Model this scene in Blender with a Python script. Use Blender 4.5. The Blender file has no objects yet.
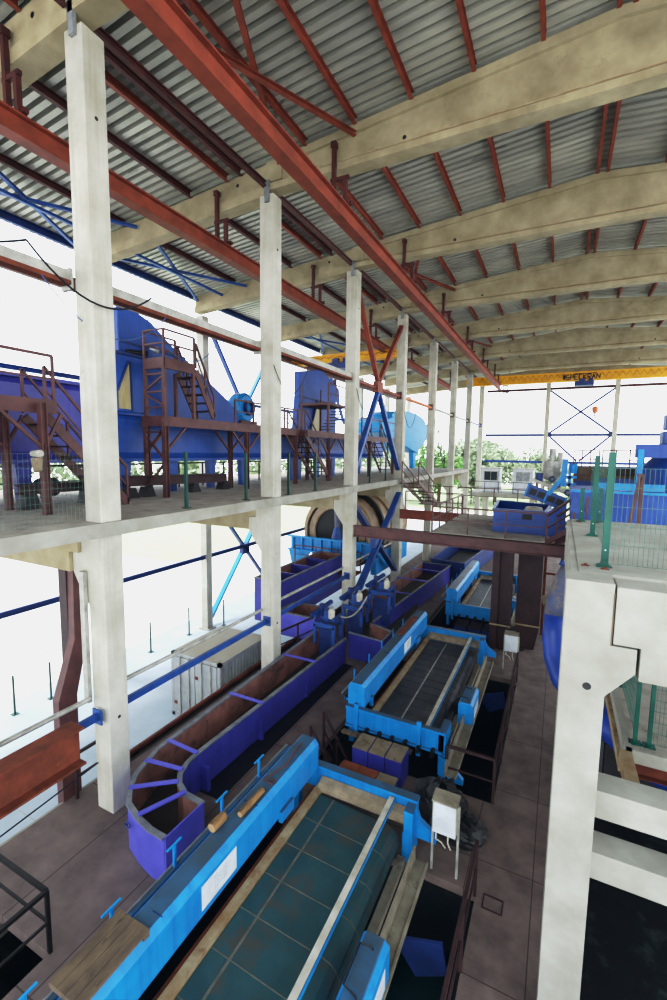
import bpy, math, random
from mathutils import Vector, Matrix
random.seed(7)
PI = math.pi
scene = bpy.context.scene
col = scene.collection

# ------------------------------------------------------------------ materials
def lin(h):
    h = h.lstrip('#')
    c = [int(h[i:i + 2], 16) / 255 for i in (0, 2, 4)]
    return tuple(x / 12.92 if x <= .04045 else ((x + .055) / 1.055) ** 2.4 for x in c) + (1,)

MATS = {}
def mat(name, c1, c2=None, scale=3.0, amount=.5, rough=.6, metal=0.0, bump=.0, spots=None, spot_amt=.62,
        spot_scale=2.2, stretch=(1, 1, 1), alpha=None, lines=None, topdust=None, streak=None):
    m = bpy.data.materials.new(name)
    m.use_nodes = True
    nt = m.node_tree; N = nt.nodes; L = nt.links
    b = N['Principled BSDF']
    b.inputs['Roughness'].default_value = rough
    b.inputs['Metallic'].default_value = metal
    geo = N.new('ShaderNodeNewGeometry')
    mp = N.new('ShaderNodeMapping'); mp.inputs['Scale'].default_value = stretch
    L.new(geo.outputs['Position'], mp.inputs['Vector'])
    nz = N.new('ShaderNodeTexNoise'); nz.inputs['Scale'].default_value = scale
    nz.inputs['Detail'].default_value = 8; nz.inputs['Roughness'].default_value = .62
    L.new(mp.outputs['Vector'], nz.inputs['Vector'])
    rp = N.new('ShaderNodeMapRange'); rp.inputs[1].default_value = .5 - amount * .2
    rp.inputs[2].default_value = .5 + amount * .2
    L.new(nz.outputs['Fac'], rp.inputs['Value'])
    mix = N.new('ShaderNodeMix'); mix.data_type = 'RGBA'
    mix.inputs[6].default_value = lin(c1); mix.inputs[7].default_value = lin(c2 or c1)
    L.new(rp.outputs['Result'], mix.inputs[0])
    out = mix.outputs[2]
    def over(fac, color):
        nonlocal out
        x = N.new('ShaderNodeMix'); x.data_type = 'RGBA'
        L.new(fac, x.inputs[0]); L.new(out, x.inputs[6]); x.inputs[7].default_value = lin(color)
        out = x.outputs[2]
    if streak:     # vertical runs of dirt
        ms = N.new('ShaderNodeMapping'); ms.inputs['Scale'].default_value = (5, 5, .25)
        L.new(geo.outputs['Position'], ms.inputs['Vector'])
        ns = N.new('ShaderNodeTexNoise'); ns.inputs['Scale'].default_value = 1.6; ns.inputs['Detail'].default_value = 5
        L.new(ms.outputs['Vector'], ns.inputs['Vector'])
        r = N.new('ShaderNodeMapRange'); r.inputs[1].default_value = .5; r.inputs[2].default_value = .75
        r.inputs[4].default_value = .6
        L.new(ns.outputs['Fac'], r.inputs['Value']); over(r.outputs['Result'], streak)
    if spots:
        n2 = N.new('ShaderNodeTexNoise'); n2.inputs['Scale'].default_value = spot_scale
        n2.inputs['Detail'].default_value = 10; n2.inputs['Roughness'].default_value = .7
        L.new(mp.outputs['Vector'], n2.inputs['Vector'])
        r = N.new('ShaderNodeMapRange'); spot_amt -= .05; r.inputs[1].default_value = spot_amt; r.inputs[2].default_value = spot_amt + .1; r.inputs[4].default_value = .8
        L.new(n2.outputs['Fac'], r.inputs['Value']); over(r.outputs['Result'], spots)
    if topdust:    # dust lying on upward faces
        sx = N.new('ShaderNodeSeparateXYZ'); L.new(geo.outputs['Normal'], sx.inputs[0])
        r = N.new('ShaderNodeMapRange'); r.inputs[1].default_value = .75; r.inputs[2].default_value = .95
        L.new(sx.outputs['Z'], r.inputs['Value'])
        mm = N.new('ShaderNodeMath'); mm.operation = 'MULTIPLY'
        r2 = N.new('ShaderNodeMapRange'); r2.inputs[1].default_value = .35; r2.inputs[2].default_value = .6
        r2.inputs[3].default_value = .75
        L.new(nz.outputs['Fac'], r2.inputs['Value'])
        L.new(r.outputs['Result'], mm.inputs[0]); L.new(r2.outputs['Result'], mm.inputs[1]); over(mm.outputs[0], topdust)
    if lines:      # (axis scale vector, period width, colour): panel joints in world space
        for ax, per, w, lc in lines:
            sx = N.new('ShaderNodeSeparateXYZ'); L.new(geo.outputs['Position'], sx.inputs[0])
            mo = N.new('ShaderNodeMath'); mo.operation = 'PINGPONG'; mo.inputs[1].default_value = per / 2
            L.new(sx.outputs[ax], mo.inputs[0])
            lt = N.new('ShaderNodeMath'); lt.operation = 'LESS_THAN'; lt.inputs[1].default_value = w
            L.new(mo.outputs[0], lt.inputs[0]); over(lt.outputs[0], lc)
    L.new(out, b.inputs['Base Color'])
    if bump:
        bp = N.new('ShaderNodeBump'); bp.inputs['Strength'].default_value = bump; bp.inputs['Distance'].default_value = .02
        L.new(nz.outputs['Fac'], bp.inputs['Height']); L.new(bp.outputs['Normal'], b.inputs['Normal'])
    if alpha is not None:
        b.inputs['Alpha'].default_value = alpha
    MATS[name] = m
    return m

mat('concrete', '#c6c3b6', '#a8a493', 1.3, .9, .85, bump=.15, spots='#8f8771', spot_amt=.70, streak='#9d957f')
mat('concrete_beam', '#aca183', '#877b5e', 1.1, .9, .85, bump=.15, spots='#7d725a', spot_amt=.66, spot_scale=1.2)
mat('concrete_white', '#a8a69a', '#8c897c', 1.5, .9, .85, bump=.12, spots='#9c9685', spot_amt=.72)
mat('slab_top', '#b3ac9e', '#938b7e', 2.2, .9, .9, spots='#5f574c', spot_amt=.64, bump=.1)
mat('deck_brown', '#7c6c67', '#5d504c', 1.6, .9, .8, spots='#8a7a55', spot_amt=.68, bump=.08,
    lines=[(0, 1.5, .012, '#4a403d'), (1, 3.0, .012, '#4a403d')])
mat('walkway', '#7d6c64', '#5c4e48', 2.0, .9, .8, spots='#7a6c62', spot_amt=.66, bump=.1,
    lines=[(1, 2.0, .008, '#3a302c'), (0, 1.05, .008, '#3d3330')])
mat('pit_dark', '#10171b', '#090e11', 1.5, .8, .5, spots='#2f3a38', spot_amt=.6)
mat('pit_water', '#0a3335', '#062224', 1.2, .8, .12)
mat('yard', '#e9e7e2', '#dcd9d2', .6, .8, .95)
mat('yard_pad', '#a6b1bb', '#98a3ad', 1.0, .8, .9, spots='#aab0b4', spot_amt=.7, lines=[(1, 3.0, .02, '#9ba1a5')])
mat('grass', '#a3b184', '#93a274', 1.0, .8, .95)
mat('red', '#8e4430', '#6e3424', 2.5, .8, .55, spots='#5e2418', spot_amt=.68)
mat('red_dark', '#552620', '#3c1a17', 2.5, .8, .6, spots='#2b1512', spot_amt=.6)
mat('brown', '#684340', '#4f3230', 2.5, .8, .55, spots='#42241f', spot_amt=.68)
mat('brown_dark', '#40282a', '#2d1c1c', 2.5, .8, .6)
mat('rust', '#7c3d26', '#55291a', 3.0, .9, .8, spots='#a86a3a', spot_amt=.66, bump=.2)
mat('blue_deep', '#22509e', '#1d4286', 1.2, .8, .42, spots='#102a66', spot_amt=.7, streak='#16357c')
mat('blue_violet', '#45459c', '#363680', 1.2, .8, .42, spots='#26246a', spot_amt=.70, streak='#2c2a80')
mat('violet_light', '#6462c4', '#504eac', 1.4, .8, .45, spots='#3b388c', spot_amt=.72)
mat('blue_machine', '#1a8fce', '#137ab4', 1.6, .8, .42, spots='#0d4f86', spot_amt=.70, topdust='#3f5260', streak='#0b62a6')
mat('blue_steel', '#2c5496', '#223f78', 2.0, .8, .45, spots='#142c60', spot_amt=.68)
mat('cyan', '#1a94d2', '#1584be', 1.5, .8, .45)
mat('navy', '#26407c', '#1a2c58', 2.0, .8, .5)
mat('launder_inside', '#9a6a5f', '#6c4a42', 1.4, .9, .75, spots='#4a3a33', spot_amt=.58, bump=.1)
mat('sediment', '#3d3732', '#2a2725', 2.0, .9, .7, bump=.2)
mat('rim_grey', '#7f8186', '#5c5f66', 4.0, .9, .6, spots='#4a4038', spot_amt=.62)
mat('mesh_teal', '#345559', '#26454a', 2.0, .9, .45, spots='#4d473d', spot_amt=.56, spot_scale=1.3)
mat('mesh_dark', '#47494d', '#292a2d', 2.5, .9, .5, spots='#585654', spot_amt=.60, stretch=(1, .4, 1))
mat('seam', '#6c6a5e', '#57564c', 6, .8, .8)
mat('fabric', '#9d8d74', '#776852', 4, .9, .9, bump=.3)
mat('gutter', '#948d7b', '#716957', 3, .9, .7, spots='#5d4f3d', spot_amt=.6)
mat('rusty_rail', '#a89b7c', '#8b6c48', 3, .9, .8, spots='#6e3f22', spot_amt=.62)
mat('wood', '#75644f', '#54463a', 2.5, .9, .85, spots='#2e2822', spot_amt=.62, spot_scale=1.6, stretch=(3, 1, 1))
mat('log', '#94744c', '#664a2e', 4, .9, .85, stretch=(4, 1, 1), spots='#4a3622', spot_amt=.62)
mat('white_paint', '#d5d9dc', '#c2c6ca', 3, .5, .5)
mat('off_white', '#c2beb0', '#a39d8b', 3, .7, .6)
mat('print_grey', '#a9adb2', '#8f949a', 6, .5, .7)
mat('black', '#17181a', '#0f1011', 3, .5, .5)
mat('bag', '#1c1d1f', '#0e0f10', 3, .8, .5, bump=.5)
mat('green', '#0b5a4a', '#094a3d', 3, .6, .45)
mat('green_dark', '#12463a', '#0e382f', 3, .6, .45)
mat('wire_green', '#4f7568', '#3f6257', 3, .5, .5)
mat('yellow', '#e8aa18', '#d29611', 2, .7, .45, spots='#8f6512', spot_amt=.72)
mat('zinc', '#c6c4b6', '#96958c', 1.2, .9, .5, metal=.35, spots='#6d6c66', spot_amt=.66, stretch=(.3, 1, 1))
mat('roof_recess_shade', '#3f4346', '#2a2d31', 1.2, .9, .5, metal=.3)
mat('grey_metal', '#9ea2a3', '#7d8182', 3, .8, .5, metal=.3)
mat('galv', '#b6b4aa', '#8f8d84', 4, .8, .5, metal=.2)
mat('container', '#a9abab', '#8e9191', 1.6, .9, .6, spots='#6e6659', spot_amt=.66, topdust='#a39a86', streak='#857f72')
mat('glass_dark', '#2c3a42', '#22303a', 2, .5, .12)
mat('glass_yellow', '#b7aa7d', '#8f845f', 3, .9, .3, stretch=(1, 4, .3))
mat('drum_tan', '#b39b80', '#8c765e', 2, .9, .6, spots='#6b5744', spot_amt=.66)
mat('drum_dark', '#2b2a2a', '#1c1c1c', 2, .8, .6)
mat('leaf', '#6f9150', '#4d7038', 1.0, .9, .8)
mat('leaf_pale', '#929b80', '#82906e', 1.0, .9, .8)
mat('bark', '#6b5a48', '#4d4034', 3, .8, .9)
mat('pipe_blue', '#2a4ca0', '#223f86', 1.2, .8, .4, spots='#6b6a66', spot_amt=.66)
mat('pipe_dirty', '#6f6f74', '#4c5578', 1.5, .9, .6, spots='#8d7a60', spot_amt=.6)
mat('orange', '#cf7a4a', '#b5663c', 3, .5, .6)
mat('tank_top', '#8e8069', '#6e604c', 3, .9, .8, spots='#54412e', spot_amt=.6)
mat('rust_top', '#8a4a2c', '#6b3820', 3, .9, .8)
mat('cable', '#1c1f26', '#14161b', 3, .3, .5)
mat('cable_blue', '#3d5d8c', '#2d4a78', 3, .3, .5)

# ------------------------------------------------------------------ mesh builder
class MB:
    def __init__(s): s.v = []; s.f = []
    def add(s, vs, fs):
        n = len(s.v); s.v += [tuple(v) for v in vs]; s.f += [tuple(i + n for i in f) for f in fs]; return s
    def box(s, x0, x1, y0, y1, z0, z1):
        x0, x1 = min(x0, x1), max(x0, x1); y0, y1 = min(y0, y1), max(y0, y1); z0, z1 = min(z0, z1), max(z0, z1)
        return s.add([(x0, y0, z0), (x1, y0, z0), (x1, y1, z0), (x0, y1, z0), (x0, y0, z1), (x1, y0, z1), (x1, y1, z1), (x0, y1, z1)],
                     [(3, 2, 1, 0), (4, 5, 6, 7), (0, 1, 5, 4), (1, 2, 6, 5), (2, 3, 7, 6), (3, 0, 4, 7)])
    def frame(s, p0, p1, up=(0, 0, 1)):
        p0 = Vector(p0); p1 = Vector(p1); d = (p1 - p0).normalized(); u = Vector(up)
        if abs(d.dot(u)) > .98: u = Vector((0, 1, 0))
        sd = d.cross(u).normalized(); u = sd.cross(d).normalized()
        return p0, p1, d, sd, u
    def sweep(s, p0, p1, prof, up=(0, 0, 1)):        # prof: ccw list of (side, up)
        p0, p1, d, sd, u = s.frame(p0, p1, up); n = len(prof)
        vs = [p0 + sd * a + u * b for a, b in prof] + [p1 + sd * a + u * b for a, b in prof]
        fs = [(i, (i + 1) % n, n + (i + 1) % n, n + i) for i in range(n)] + [tuple(range(n))[::-1], tuple(range(n, 2 * n))]
        return s.add(vs, fs)
    def bar(s, p0, p1, w=.05, h=None, up=(0, 0, 1)):
        h = h or w; w /= 2; h /= 2
        return s.sweep(p0, p1, [(-w, -h), (w, -h), (w, h), (-w, h)], up)
    def ibeam(s, p0, p1, w, h, t=.02, tf=.03, up=(0, 0, 1)):   # centred
        w /= 2; h /= 2; t /= 2
        s.sweep(p0, p1, [(-w, -h), (w, -h), (w, -h + tf), (-w, -h + tf)], up)
        s.sweep(p0, p1, [(-w, h - tf), (w, h - tf), (w, h), (-w, h)], up)
        return s.sweep(p0, p1, [(-t, -h + tf), (t, -h + tf), (t, h - tf), (-t, h - tf)], up)
    def chan(s, p0, p1, w, h, t=.012, up=(0, 0, 1)):           # C channel open to +side
        w /= 2; h /= 2
        return s.sweep(p0, p1, [(-w, -h), (w, -h), (w, -h + t), (-w + t, -h + t), (-w + t, h - t), (w, h - t), (w, h), (-w, h)], up)
    def tube(s, pts, r, n=8, cap=True):
        pts = [Vector(p) for p in pts]; rings = []; u = None
        for i, p in enumerate(pts):
            d = (pts[min(i + 1, len(pts) - 1)] - pts[max(i - 1, 0)]).normalized()
            if u is None: u = d.orthogonal().normalized()
            u = (u - d * u.dot(d)).normalized(); w = d.cross(u)
            rr = r[i] if isinstance(r, (list, tuple)) else r
            rings.append([p + (u * math.cos(2 * PI * k / n) + w * math.sin(2 * PI * k / n)) * rr for k in range(n)])
        vs = [v for rg in rings for v in rg]
        fs = [(i * n + k, i * n + (k + 1) % n, (i + 1) * n + (k + 1) % n, (i + 1) * n + k) for i in range(len(pts) - 1) for k in range(n)]
        if cap: fs += [tuple(range(n))[::-1], tuple(range((len(pts) - 1) * n, len(pts) * n))]
        return s.add(vs, fs)
    def prism(s, poly, axis, a0, a1):      # poly in the two other axes (x: (y,z)  y: (x,z)  z: (x,y))
        def P(p, a):
            return {'x': (a, p[0], p[1]), 'y': (p[0], a, p[1]), 'z': (p[0], p[1], a)}[axis]
        n = len(poly)
        vs = [P(p, a0) for p in poly] + [P(p, a1) for p in poly]
        return s.add(vs, [(i, (i + 1) % n, n + (i + 1) % n, n + i) for i in range(n)] + [tuple(range(n))[::-1], tuple(range(n, 2 * n))])
    def wall(s, path, z0, z1, t, closed=False):     # upright sheet following a plan path
        P = [Vector((p[0], p[1], 0)) for p in path]; n = len(P); L_ = []; R_ = []
        for i in range(n):
            a = P[i] - P[i - 1] if (i or closed) else P[1] - P[0]
            b = P[(i + 1) % n] - P[i] if (i < n - 1 or closed) else a
            a = a.normalized(); b = b.normalized(); na = Vector((-a.y, a.x, 0)); nb = Vector((-b.y, b.x, 0))
            m = (na + nb).normalized(); k = min(2, 1 / max(.4, m.dot(na)))
            L_.append(P[i] + m * k * t / 2); R_.append(P[i] - m * k * t / 2)
        for i in range(n if closed else n - 1):
            j = (i + 1) % n
            q = [R_[i], R_[j], L_[j], L_[i]]
            s.add([(v.x, v.y, z0) for v in q] + [(v.x, v.y, z1) for v in q],
                  [(3, 2, 1, 0), (4, 5, 6, 7), (0, 1, 5, 4), (1, 2, 6, 5), (2, 3, 7, 6), (3, 0, 4, 7)])
        return s
    def lathe(s, c, axis, prof, n=32):     # prof: list of (along, radius); axis 'x' 'y' 'z'
        m = len(prof); vs = []
        for a, r in prof:
            for k in range(n):
                t = 2 * PI * k / n; q = (r * math.cos(t), r * math.sin(t))
                vs.append({'x': (c[0] + a, c[1] + q[0], c[2] + q[1]), 'y': (c[0] + q[0], c[1] + a, c[2] + q[1]), 'z': (c[0] + q[0], c[1] + q[1], c[2] + a)}[axis])
        fs = [(i * n + k, i * n + (k + 1) % n, (i + 1) * n + (k + 1) % n, (i + 1) * n + k) for i in range(m - 1) for k in range(n)]
        return s.add(vs, fs)

WP = {}     # world position of each created object's origin
def build(name, mb, m, parent=None, bevel=0, smooth=False, kind=None):
    xs = [v[0] for v in mb.v]; ys = [v[1] for v in mb.v]; zs = [v[2] for v in mb.v]
    o0 = Vector(((min(xs) + max(xs)) / 2, (min(ys) + max(ys)) / 2, min(zs)))
    me = bpy.data.meshes.new(name)
    me.from_pydata([(v[0] - o0.x, v[1] - o0.y, v[2] - o0.z) for v in mb.v], [], mb.f)
    me.materials.append(MATS[m]); me.update()
    import bmesh
    bm = bmesh.new(); bm.from_mesh(me); bmesh.ops.recalc_face_normals(bm, faces=bm.faces); bm.to_mesh(me); bm.free()
    if smooth:
        for p in me.polygons: p.use_smooth = True
    ob = bpy.data.objects.new(name, me); col.objects.link(ob)
    if parent is not None:
        ob.parent = parent; ob.location = o0 - WP[parent]
    else:
        ob.location = o0
    WP[ob] = o0
    if bevel:
        md = ob.modifiers.new('bevel', 'BEVEL'); md.width = bevel; md.segments = 2; md.limit_method = 'ANGLE'
    if kind: ob['kind'] = kind
    return ob
def thing(name, loc, label, cat, group=None):
    o = bpy.data.objects.new(name, None); col.objects.link(o); o.location = loc; WP[o] = Vector(loc)
    o['label'] = label; o['category'] = cat
    if group: o['group'] = group
    return o
def tag(o, label, cat, group=None):
    o['label'] = label; o['category'] = cat
    if group: o['group'] = group
    return o
def dup(o, d, label, group=None):
    r = o.copy(); col.objects.link(r); r.location = o.location + Vector(d); WP[r] = WP[o] + Vector(d); r['label'] = label
    if group: r['group'] = group
    for ch in list(o.children):
        c = ch.copy(); col.objects.link(c); c.parent = r
        for g in list(ch.children):
            e = g.copy(); col.objects.link(e); e.parent = c
    return r
ORD = ['nearest', 'second', 'third', 'fourth', 'fifth', 'sixth', 'seventh', 'farthest']

# ------------------------------------------------------------------ camera and light
cam_d = bpy.data.cameras.new('camera'); cam = bpy.data.objects.new('camera', cam_d); col.objects.link(cam)
cam_d.sensor_fit = 'HORIZONTAL'; cam_d.sensor_width = 36; cam_d.lens = 24.396; cam_d.clip_end = 600; cam_d.clip_start = .05
X = Vector((.89401978, .0596699, -.44403618)); Y = Vector((.44781621, -.08857903, .88972715)); Zv = Vector((.01375764, -.99428027, -.10591256))
cr = Vector((X[0], Y[0], Zv[0])); cu = -Vector((X[1], Y[1], Zv[1])); cb = -Vector((X[2], Y[2], Zv[2]))
M = Matrix((cr, cu, cb)).transposed().to_4x4(); M.translation = (0, 0, 7.4); cam.matrix_world = M
scene.camera = cam

w = bpy.data.worlds.new('sky'); scene.world = w; w.use_nodes = True
nt = w.node_tree; bg = nt.nodes['Background']
tc = nt.nodes.new('ShaderNodeTexCoord'); sep = nt.nodes.new('ShaderNodeSeparateXYZ'); ramp = nt.nodes.new('ShaderNodeValToRGB')
nt.links.new(tc.outputs['Generated'], sep.inputs[0]); nt.links.new(sep.outputs['Z'], ramp.inputs[0]); nt.links.new(ramp.outputs[0], bg.inputs[0])
ramp.color_ramp.elements[0].position = 0; ramp.color_ramp.elements[0].color = (.92, .95, 1, 1)
ramp.color_ramp.elements[1].position = .7; ramp.color_ramp.elements[1].color = (.75, .87, 1, 1)
bg.inputs[1].default_value = 3.4
sd = bpy.data.lights.new('sun', 'SUN'); sd.energy = 3.2; sd.angle = math.radians(12); sd.color = (1, .96, .9)
so = bpy.data.objects.new('sun', sd); col.objects.link(so)
so.rotation_euler = Vector((-.38, -.12, 1.0)).to_track_quat('Z', 'Y').to_euler(); so.location = (-20, -10, 30)
vs = scene.view_settings
vs.view_transform = 'Standard'; vs.look = 'None'; vs.exposure = 0
vs.use_curve_mapping = True            # soft shoulder and slightly lifted, cool blacks like the photograph's print
cmap = vs.curve_mapping; cmap.extend = 'HORIZONTAL'
for ci, pts in ((0, ((0, .001), (1, 1))), (1, ((0, .0022), (1, 1))), (2, ((0, .004), (1, 1))), (3, ((0, 0), (.05, .034), (.2, .19), (.45, .51), (1.0, .88)))):
    cv = cmap.curves[ci]
    cv.points[0].location = pts[0]; cv.points[1].location = pts[-1]
    for p in pts[1:-1]: cv.points.new(*p)
cmap.update()
try:
    scene.cycles.max_bounces = 8; scene.cycles.diffuse_bounces = 5; scene.cycles.use_denoising = True
    scene.cycles.sample_clamp_indirect = 6
except Exception: pass

# ------------------------------------------------------------------ frame lines
FY = [5.75, 11.57, 17.5, 23.9, 30.5, 37.1, 43.9, 51.2]
GZ = -1.9
def roof_z(x):          # top of the concrete rafters
    return 16.25 - .088 * abs(x - .6)
def beam_bot(x):
    return 14.76 if x > -7.7 else 14.66 - .075 * (-7.7 - x)

# ------------------------------------------------------------------ ground and floors
def plate(name, polys, m, kind='structure'):
    b = MB()
    for p in polys: b.box(*p)
    return build(name, b, m, kind=kind)
g = MB().box(-120, 120, -40, 160, GZ - .4, GZ)
build('floor_yard', g, 'yard', kind='structure')
build('floor_lawn', MB().box(-70, -28, 27, 140, GZ - .1, GZ + .03).box(-28, 60, 75, 140, GZ - .1, GZ + .03), 'grass', kind='structure')
build('floor_plinth', MB().box(-17.6, -8.9, -8, 60, GZ - .3, GZ + .04), 'yard_pad', kind='structure')
D = MB()
D.box(-8.9, -7.75, -6, 3.45, -.18, 0); D.box(-6.3, -4.95, -6, 3.45, -.18, 0)
D.box(-8.9, -4.95, 3.45, 54, -.18, 0)
build('floor', D, 'deck_brown', kind='structure')
W_ = MB()
W_.box(-4.02, -.85, 7.3, 9.5, -.17, -.005); W_.box(-4.95, -4.02, 7.3, 8.3, -.17, -.005); W_.box(-.85, .35, -6, 54, -.17, -.005); W_.box(-4.95, -.85, 15.4, 17.9, -.17, -.005)
W_.box(-4.95, -.85, 24.6, 54, -.17, -.005)
build('floor_walkway', W_, 'walkway', kind='structure')
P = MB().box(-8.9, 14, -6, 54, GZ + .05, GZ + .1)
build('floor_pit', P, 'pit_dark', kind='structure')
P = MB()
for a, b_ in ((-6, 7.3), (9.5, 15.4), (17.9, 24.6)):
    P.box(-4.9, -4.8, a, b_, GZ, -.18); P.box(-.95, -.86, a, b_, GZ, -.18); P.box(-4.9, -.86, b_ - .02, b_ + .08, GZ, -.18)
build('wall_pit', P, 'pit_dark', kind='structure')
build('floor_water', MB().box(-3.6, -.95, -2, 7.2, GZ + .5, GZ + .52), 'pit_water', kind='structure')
build('wall_deck_edge', MB().box(-8.98, -8.9, -6, 54, GZ, -.02), 'concrete_white', kind='structure')

# angle edge along the deck with the open slot beyond it
b = MB().box(-8.98, -8.9, 6.2, 22, 0, .1)
build('trim_edge_slot', MB().box(-8.9, -8.72, 6.2, 20, 0, .008), 'black', kind='structure')
build('trim_deck_edge', b, 'rust', kind='structure')

# ------------------------------------------------------------------ concrete columns, left row
for i, y in enumerate([5.83] + FY[1:]):
    t = thing('concrete_column', (-7.93, y, 0), '%s tall square concrete column of the left inner row' % ORD[i] if i else
              'nearest tall square concrete column, standing on the brown deck at left', 'column', 'left inner concrete columns')
    build('shaft', MB().box(-8.17, -7.7, y - .22, y + .22, 0 if i < 7 else GZ, 14.66 if i else 14.6), 'concrete', t, bevel=.02)
    if i < 7:
        build('corbel', MB().prism([(-8.17, 4.3), (-8.17, 5.68), (-8.35, 5.68), (-8.35, 5.35), (-8.62, 5.35), (-8.62, 4.95), (-8.5, 4.75)], 'y', y - .21, y + .21), 'concrete', t)
    build('steel_plate', MB().box(-7.96, -7.82, y - .29, y - .22, 14.42, 15.0), 'grey_metal', t)
    hb = MB()
    for zz in (5.9, 2.0, 13.2): hb.lathe((-7.7, y, zz), 'x', [(0, .0), (.004, .0), (.004, .035), (0, .035)], 12)
    build('bolt_hole', hb, 'drum_dark', t)
for i, y in enumerate(FY[1:], 1):
    t = thing('outer_column', (-16, y, GZ), '%s slim pale concrete column of the outer left row by the white yard' % (ORD[i - 1] if i > 1 else 'nearest'), 'column', 'outer left columns')
    build('shaft', MB().box(-16.2, -15.8, y - .2, y + .2, GZ, 13.85), 'concrete', t, bevel=.015)
    build('base_plate', MB().box(-16.32, -15.68, y - .3, y + .3, GZ, GZ + .1), 'concrete_white', t)

# ------------------------------------------------------------------ roof rafters
def rafter(i, y):
    lab = ['nearest', 'second', 'third', 'fourth', 'fifth', 'sixth', 'seventh', 'last'][i]
    t = thing('roof_beam', (.6, y, 14.5), '%s big tapered concrete roof beam resting on the columns' % lab, 'beam', 'concrete roof beams')
    r = MB()
    xs = [-7.45, -5.2, -1, .6, 2.2, 6.4, 8.9]
    def slab(r, y0, y1, lo, hi):
        poly = [(x, lo(x)) for x in xs] + [(x, hi(x)) for x in reversed(xs)]
        r.prism(poly, 'y', y0, y1)
    slab(r, y - .13, y + .13, lambda x: 14.9, lambda x: roof_z(x) - .14)
    build('web', r, 'concrete_beam', t)
    f = MB(); f.prism([(y - .21, 14.76), (y + .21, 14.76), (y + .21, 14.93), (y + .13, 15.0), (y - .13, 15.0), (y - .21, 14.93)], 'x', -7.95, 9.15)
    build('bottom_flange', f, 'concrete_beam', t)
    f = MB(); slab(f, y - .22, y + .22, lambda x: roof_z(x) - .2, roof_z)
    build('top_flange', f, 'concrete_beam', t)
    build('flange_groove', MB().box(-7.4, 8.9, y - .137, y - .13, 14.98, 15.02), 'rusty_rail', t)
    e = MB().box(-7.95, -7.45, y - .2, y + .2, 14.98, roof_z(-7.7)); e.box(8.9, 9.4, y - .2, y + .2, 14.98, roof_z(9.1))
    build('end_block', e, 'concrete_beam', t)
    h = MB()
    for x in (-6.9, -3.9, 5.1): h.lathe((x, y - .135, 15.1), 'y', [(0, .0), (-.004, .0), (-.004, .05), (0, .05)], 12)
    build('lifting_hole', h, 'black', t)
    t = thing('side_roof_beam', (-12, y, 14), '%s shorter concrete roof beam sloping to the left eave' % lab, 'beam', 'left bay roof beams')
    xs2 = [-16.3, -7.96]
    build('web', MB().prism([(x, beam_bot(x) + .25) for x in xs2] + [(x, roof_z(x)) for x in reversed(xs2)], 'y', y - .15, y + .15), 'concrete_beam', t)
    build('bottom_flange', MB().prism([(x, beam_bot(x)) for x in xs2] + [(x, beam_bot(x) + .27) for x in reversed(xs2)], 'y', y - .22, y + .22), 'concrete_beam', t)
    h = MB()
    for x in (-9.0, -12.2): h.lathe((x, y - .155, beam_bot(x) + .6), 'y', [(0, .0), (-.004, .0), (-.004, .05), (0, .05)], 12)
    build('lifting_hole', h, 'black', t)
for i, y in enumerate(FY): rafter(i, y)

# ------------------------------------------------------------------ corrugated roof (ribs run down the slope)
def corrugated(x0, x1):
    b = MB(); y = -3.0; per = .27; prof = []
    while y < 52.5:
        for dy, dz in ((0, 0), (.01, .15), (.115, .15), (.125, 0)):
            prof.append((y + dy, dz))
        y += per
    n = len(prof)
    for x in (x0, x1):
        b.v += [(x, p[0], roof_z(x) + .165 + p[1]) for p in prof]
    b.f += [(i, i + 1, n + i + 1, n + i) for i in range(n - 1)]
    return b
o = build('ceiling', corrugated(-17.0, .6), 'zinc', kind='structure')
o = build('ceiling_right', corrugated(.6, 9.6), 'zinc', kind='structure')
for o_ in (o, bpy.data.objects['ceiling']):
    o_.data.materials.append(MATS['roof_recess_shade'])       # shade inside the upper flutes, put into a darker colour
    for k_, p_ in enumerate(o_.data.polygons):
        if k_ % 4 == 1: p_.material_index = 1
    sm = o_.modifiers.new('thick', 'SOLIDIFY'); sm.thickness = .004

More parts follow.
